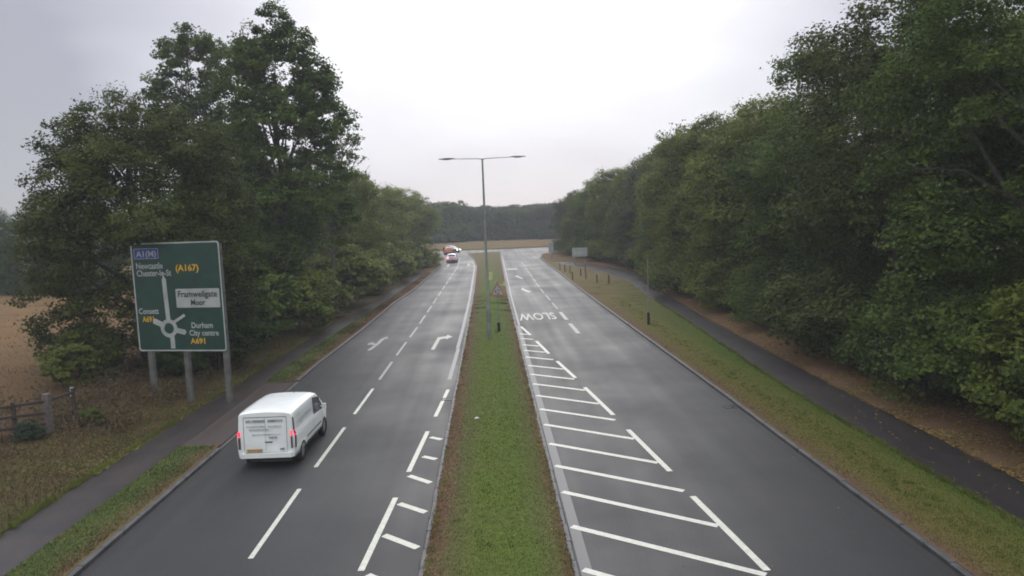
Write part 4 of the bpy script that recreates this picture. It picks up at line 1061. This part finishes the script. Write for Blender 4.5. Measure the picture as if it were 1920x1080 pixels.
# rear face
for x0, x1, z0, z1 in ((-.68, .66, 1.655, 1.675), (-.004, .004, .62, 1.655), (-.69, -.675, .60, 1.66), (.665, .68, .60, 1.66), (-.68, .68, .53, .542)):
    rear('door_seam', x0, x1, z0, z1, MT['seam'], .005)
MB().box((-.80, -.05, .375), (.80, .02, .52)).build('bumper_bar', MT['vanpaint'], van)
rear('number_plate', -.62, -.12, .56, .67, MT['plate'], .030)
mb = MB()
for i, xx in enumerate((-.56, -.50, -.43, -.37, -.28, -.21, -.15)): mb.box((xx, -.036, .585), (xx+.035, -.034, .645))
mb.build('plate_lettering', MT['seam'], van)['kind'] = 'stuff'
rear('door_handle', -.02, .22, .86, .90, MT['dark'], .03)
MB().box((.44, -.02, .62), (.58, -.008, .67)).build('badge', MT['seam'], van)
# faded lettering, too blurred to read: broken letter strokes
rr = random.Random(12)
for z0, hgt, x0, x1, mm in ((1.50, .085, -.60, .00, 'ink2'), (1.50, .085, .08, .55, 'ink2'), (1.35, .05, -.58, .0, 'ink'), (1.345, .05, .10, .50, 'ink'), (1.25, .05, -.50, .12, 'ink'), (1.10, .035, -.42, .5, 'ink'), (.985, .055, .12, .38, 'seam')):
    mb = MB(); x = x0
    while x < x1:
        w = rr.uniform(.022, .04); ly = V['lean'](0, z0+hgt/2)
        mb.box((x, ly-.012, z0), (min(x+w, x1), ly-.007, z0+hgt)) ; x += w+rr.choice((.012, .012, .015, .03))
    mb.build('lettering', MT[mm], van)['kind'] = 'stuff'
# tail lamps: tall, narrow, wrapping the corner
for s in (-1, 1):
    lampo = side('tail_lamp', [(.02, .66), (.13, .66), (.10, 1.62), (.02, 1.62)], MT['lampdark'], .012, s)
    side('lit_lens', [(.01, 1.06), (.13, 1.06), (.12, 1.22), (.015, 1.22)], MT['lampred'], .02, s, parent=lampo)
    x0, x1 = (.79, .87) if s > 0 else (-.87, -.79)
    mb = MB(); vs = []
    for z in (1.06, 1.14, 1.22): vs += [(x0, V['lean'](0, z)-.014, z), (x1-.03*(s > 0), V['lean'](0, z)-.012, z)]
    mb.add(vs, [(0, 1, 3, 2), (2, 3, 5, 4)]); mb.build('lit_lens', MT['lampred'], lampo)
    mb = MB(); vs = []
    for z in (.66, .85, 1.04): vs += [(x0, V['lean'](0, z)-.010, z), (x1-.02*(s > 0), V['lean'](0, z)-.010, z)]
    mb.add(vs, [(0, 1, 3, 2), (2, 3, 5, 4)]); mb.build('clear_lens', MT['lampdark'], lampo)
    side('cab_window', [(2.24, 1.10), (3.50, 1.04), (3.02, 1.54), (2.30, 1.68)], MT['glass'], .006, s)
    side('panel_recess', [(.32, 1.20), (2.10, 1.18), (2.06, 1.58), (.36, 1.60)], plain('van_recess', (0.60, 0.64, 0.64), .4), .004, s)
    side('door_seam', [(2.16, .42), (2.175, .42), (2.165, 1.66), (2.15, 1.66)], MT['seam'], .004, s)
    side('door_seam', [(3.30, .46), (3.315, .46), (3.35, 1.10), (3.335, 1.10)], MT['seam'], .004, s)
    side('rubbing_strip', [(1.30, .60), (3.05, .60), (3.05, .66), (1.30, .66)], MT['seam'], .012, s)
    side('sill', [(1.30, .375), (3.05, .375), (3.05, .44), (1.30, .44)], MT['dark'], .008, s)
    mb = MB(); x = .5
    while x < 2.0:
        w = rr.uniform(.05, .1); q = side('side_lettering', [(x, 1.30), (x+w, 1.30), (x+w, 1.42), (x, 1.42)], MT['ink'], .008, s, 1); x += w+.04
    mir = MB(); mx = V['hw'](3.2, 1.1)
    mir.tube([(s*(mx-.02), 3.2, 1.12), (s*(mx+.10), 3.18, 1.15)], [.03, .03], 6); mir.box((min(s*(mx+.05), s*(mx+.19)), 3.14, 1.06), (max(s*(mx+.05), s*(mx+.19)), 3.22, 1.24))
    mir.build('door_mirror', MT['vanpaint'], van)
# windscreen
vs = []
for f in (0, .5, 1):
    yy = 3.0+.68*f; zt = V['top'](yy); hwid = V['hw'](yy, zt)*.95
    for k in range(5): vs.append((hwid*(k-2)/2, yy, zt+.03*(1-abs(k-2)/2)+.008))
MB().add(vs, [(i*5+k, i*5+k+1, (i+1)*5+k+1, (i+1)*5+k) for i in range(2) for k in range(4)], True).build('windscreen', MT['glass'], van)
MB().box((-.22, .12, 1.800), (.22, .24, 1.838)).build('high_brake_lamp', MT['dark'], van)
MB().tube([(0.2, 2.5, 1.82), (0.2, 2.38, 2.05)], [.012, .005], 5).build('aerial', MT['dark'], van)

CAR = dict(L=4.0, W=1.76, H=1.46, zb=.28, wr=.31, axles=(.68, 3.2), round=0.14,
    top=[(0, .98), (.05, 1.05), (.35, 1.38), (.6, 1.44), (1.6, 1.47), (2.2, 1.42), (2.5, 1.30), (3.0, .98), (3.5, .90), (3.85, .78), (4.0, .60)],
    side=[(.2, .82), (.3, .85), (.5, .875), (.8, .88), (.92, .86), (1.2, .76), (1.46, .66)],
    plan=[(0, .90), (.08, .96), (.3, 1), (3.0, 1), (3.6, .95), (3.9, .85), (4, .72)], rear=[(.2, .03), (.5, 0), (.95, .03), (1.46, .0)])
def car(name, label, loc, rz, paintm, tailm, headm=None):
    t, v = vehicle(name, label, 'car', loc, rz, CAR, paintm)
    v['rear']('number_plate', -.26, .26, .55, .66, MT['plate'], .012)
    v['rear']('rear_bumper', -.72, .72, .34, .46, MT['dark'], .02)
    vs = []
    for f in (0, 1):
        yy = .07+.24*f; zt = v['top'](yy)
        for k in range(5): vs.append((.60*(1-.15*f)*(k-2)/2, yy, zt+.036))
    MB().add(vs, [(k, k+1, 5+k+1, 5+k) for k in range(4)], True).build('rear_window', MT['glass'], t)
    for s in (-1, 1):
        v['side']('side_window', [(.45, .98), (2.75, .98), (2.28, 1.30), (.62, 1.32)], MT['glass'], .008, s)
        tm = tailm if not isinstance(tailm, tuple) else tailm[0 if s < 0 else 1]
        x0, x1 = (.52, .76) if s > 0 else (-.76, -.52)
        v['rear']('tail_lamp', x0, x1, .76, .94, tm, .02)
        hm = headm or MT['lens']
        MB().box((min(s*.40, s*.62), 3.93, .56), (max(s*.40, s*.62), 4.03, .70)).build('headlight', hm, t)
    return t
car('queueing_car', 'small white car with one bright red brake lamp queueing at the roundabout', (-6.5, 122.0, 0), 0, MT['carwhite'], (MT['lampbright'], MT['lampred']))
car('orange_car', 'orange red car just ahead of the white queueing car', (-8.4, 149.0, 0), math.radians(8), MT['carorange'], MT['lampdark'])
car('roundabout_car', 'dark car with a lit headlamp crossing the roundabout', (-9.8, 158.5, 0), math.radians(-128), MT['cardark'], MT['lampdark'], MT['headlit'])
car('side_road_car', 'dark parked car half hidden behind the white road sign', (20.6, 112.0, 0.2), math.radians(84), MT['cardark'], MT['lampdark'])

# ------------------------------------------------------------------ haze
hz = MB().box((-150, -12, -1.1), (150, 275, 27)).build('haze', bpy.data.materials.new('damp_air'))
m = hz.data.materials[0]; m.use_nodes = True; t = m.node_tree; t.nodes.clear()
o = t.nodes.new('ShaderNodeOutputMaterial'); pv = t.nodes.new('ShaderNodeVolumePrincipled')
pv.inputs['Color'].default_value = (0.86, 0.88, 0.92, 1); pv.inputs['Density'].default_value = 0.0008
t.links.new(pv.outputs[0], o.inputs['Volume'])
hz['kind'] = 'stuff'; hz['label'] = 'damp grey haze over the road'
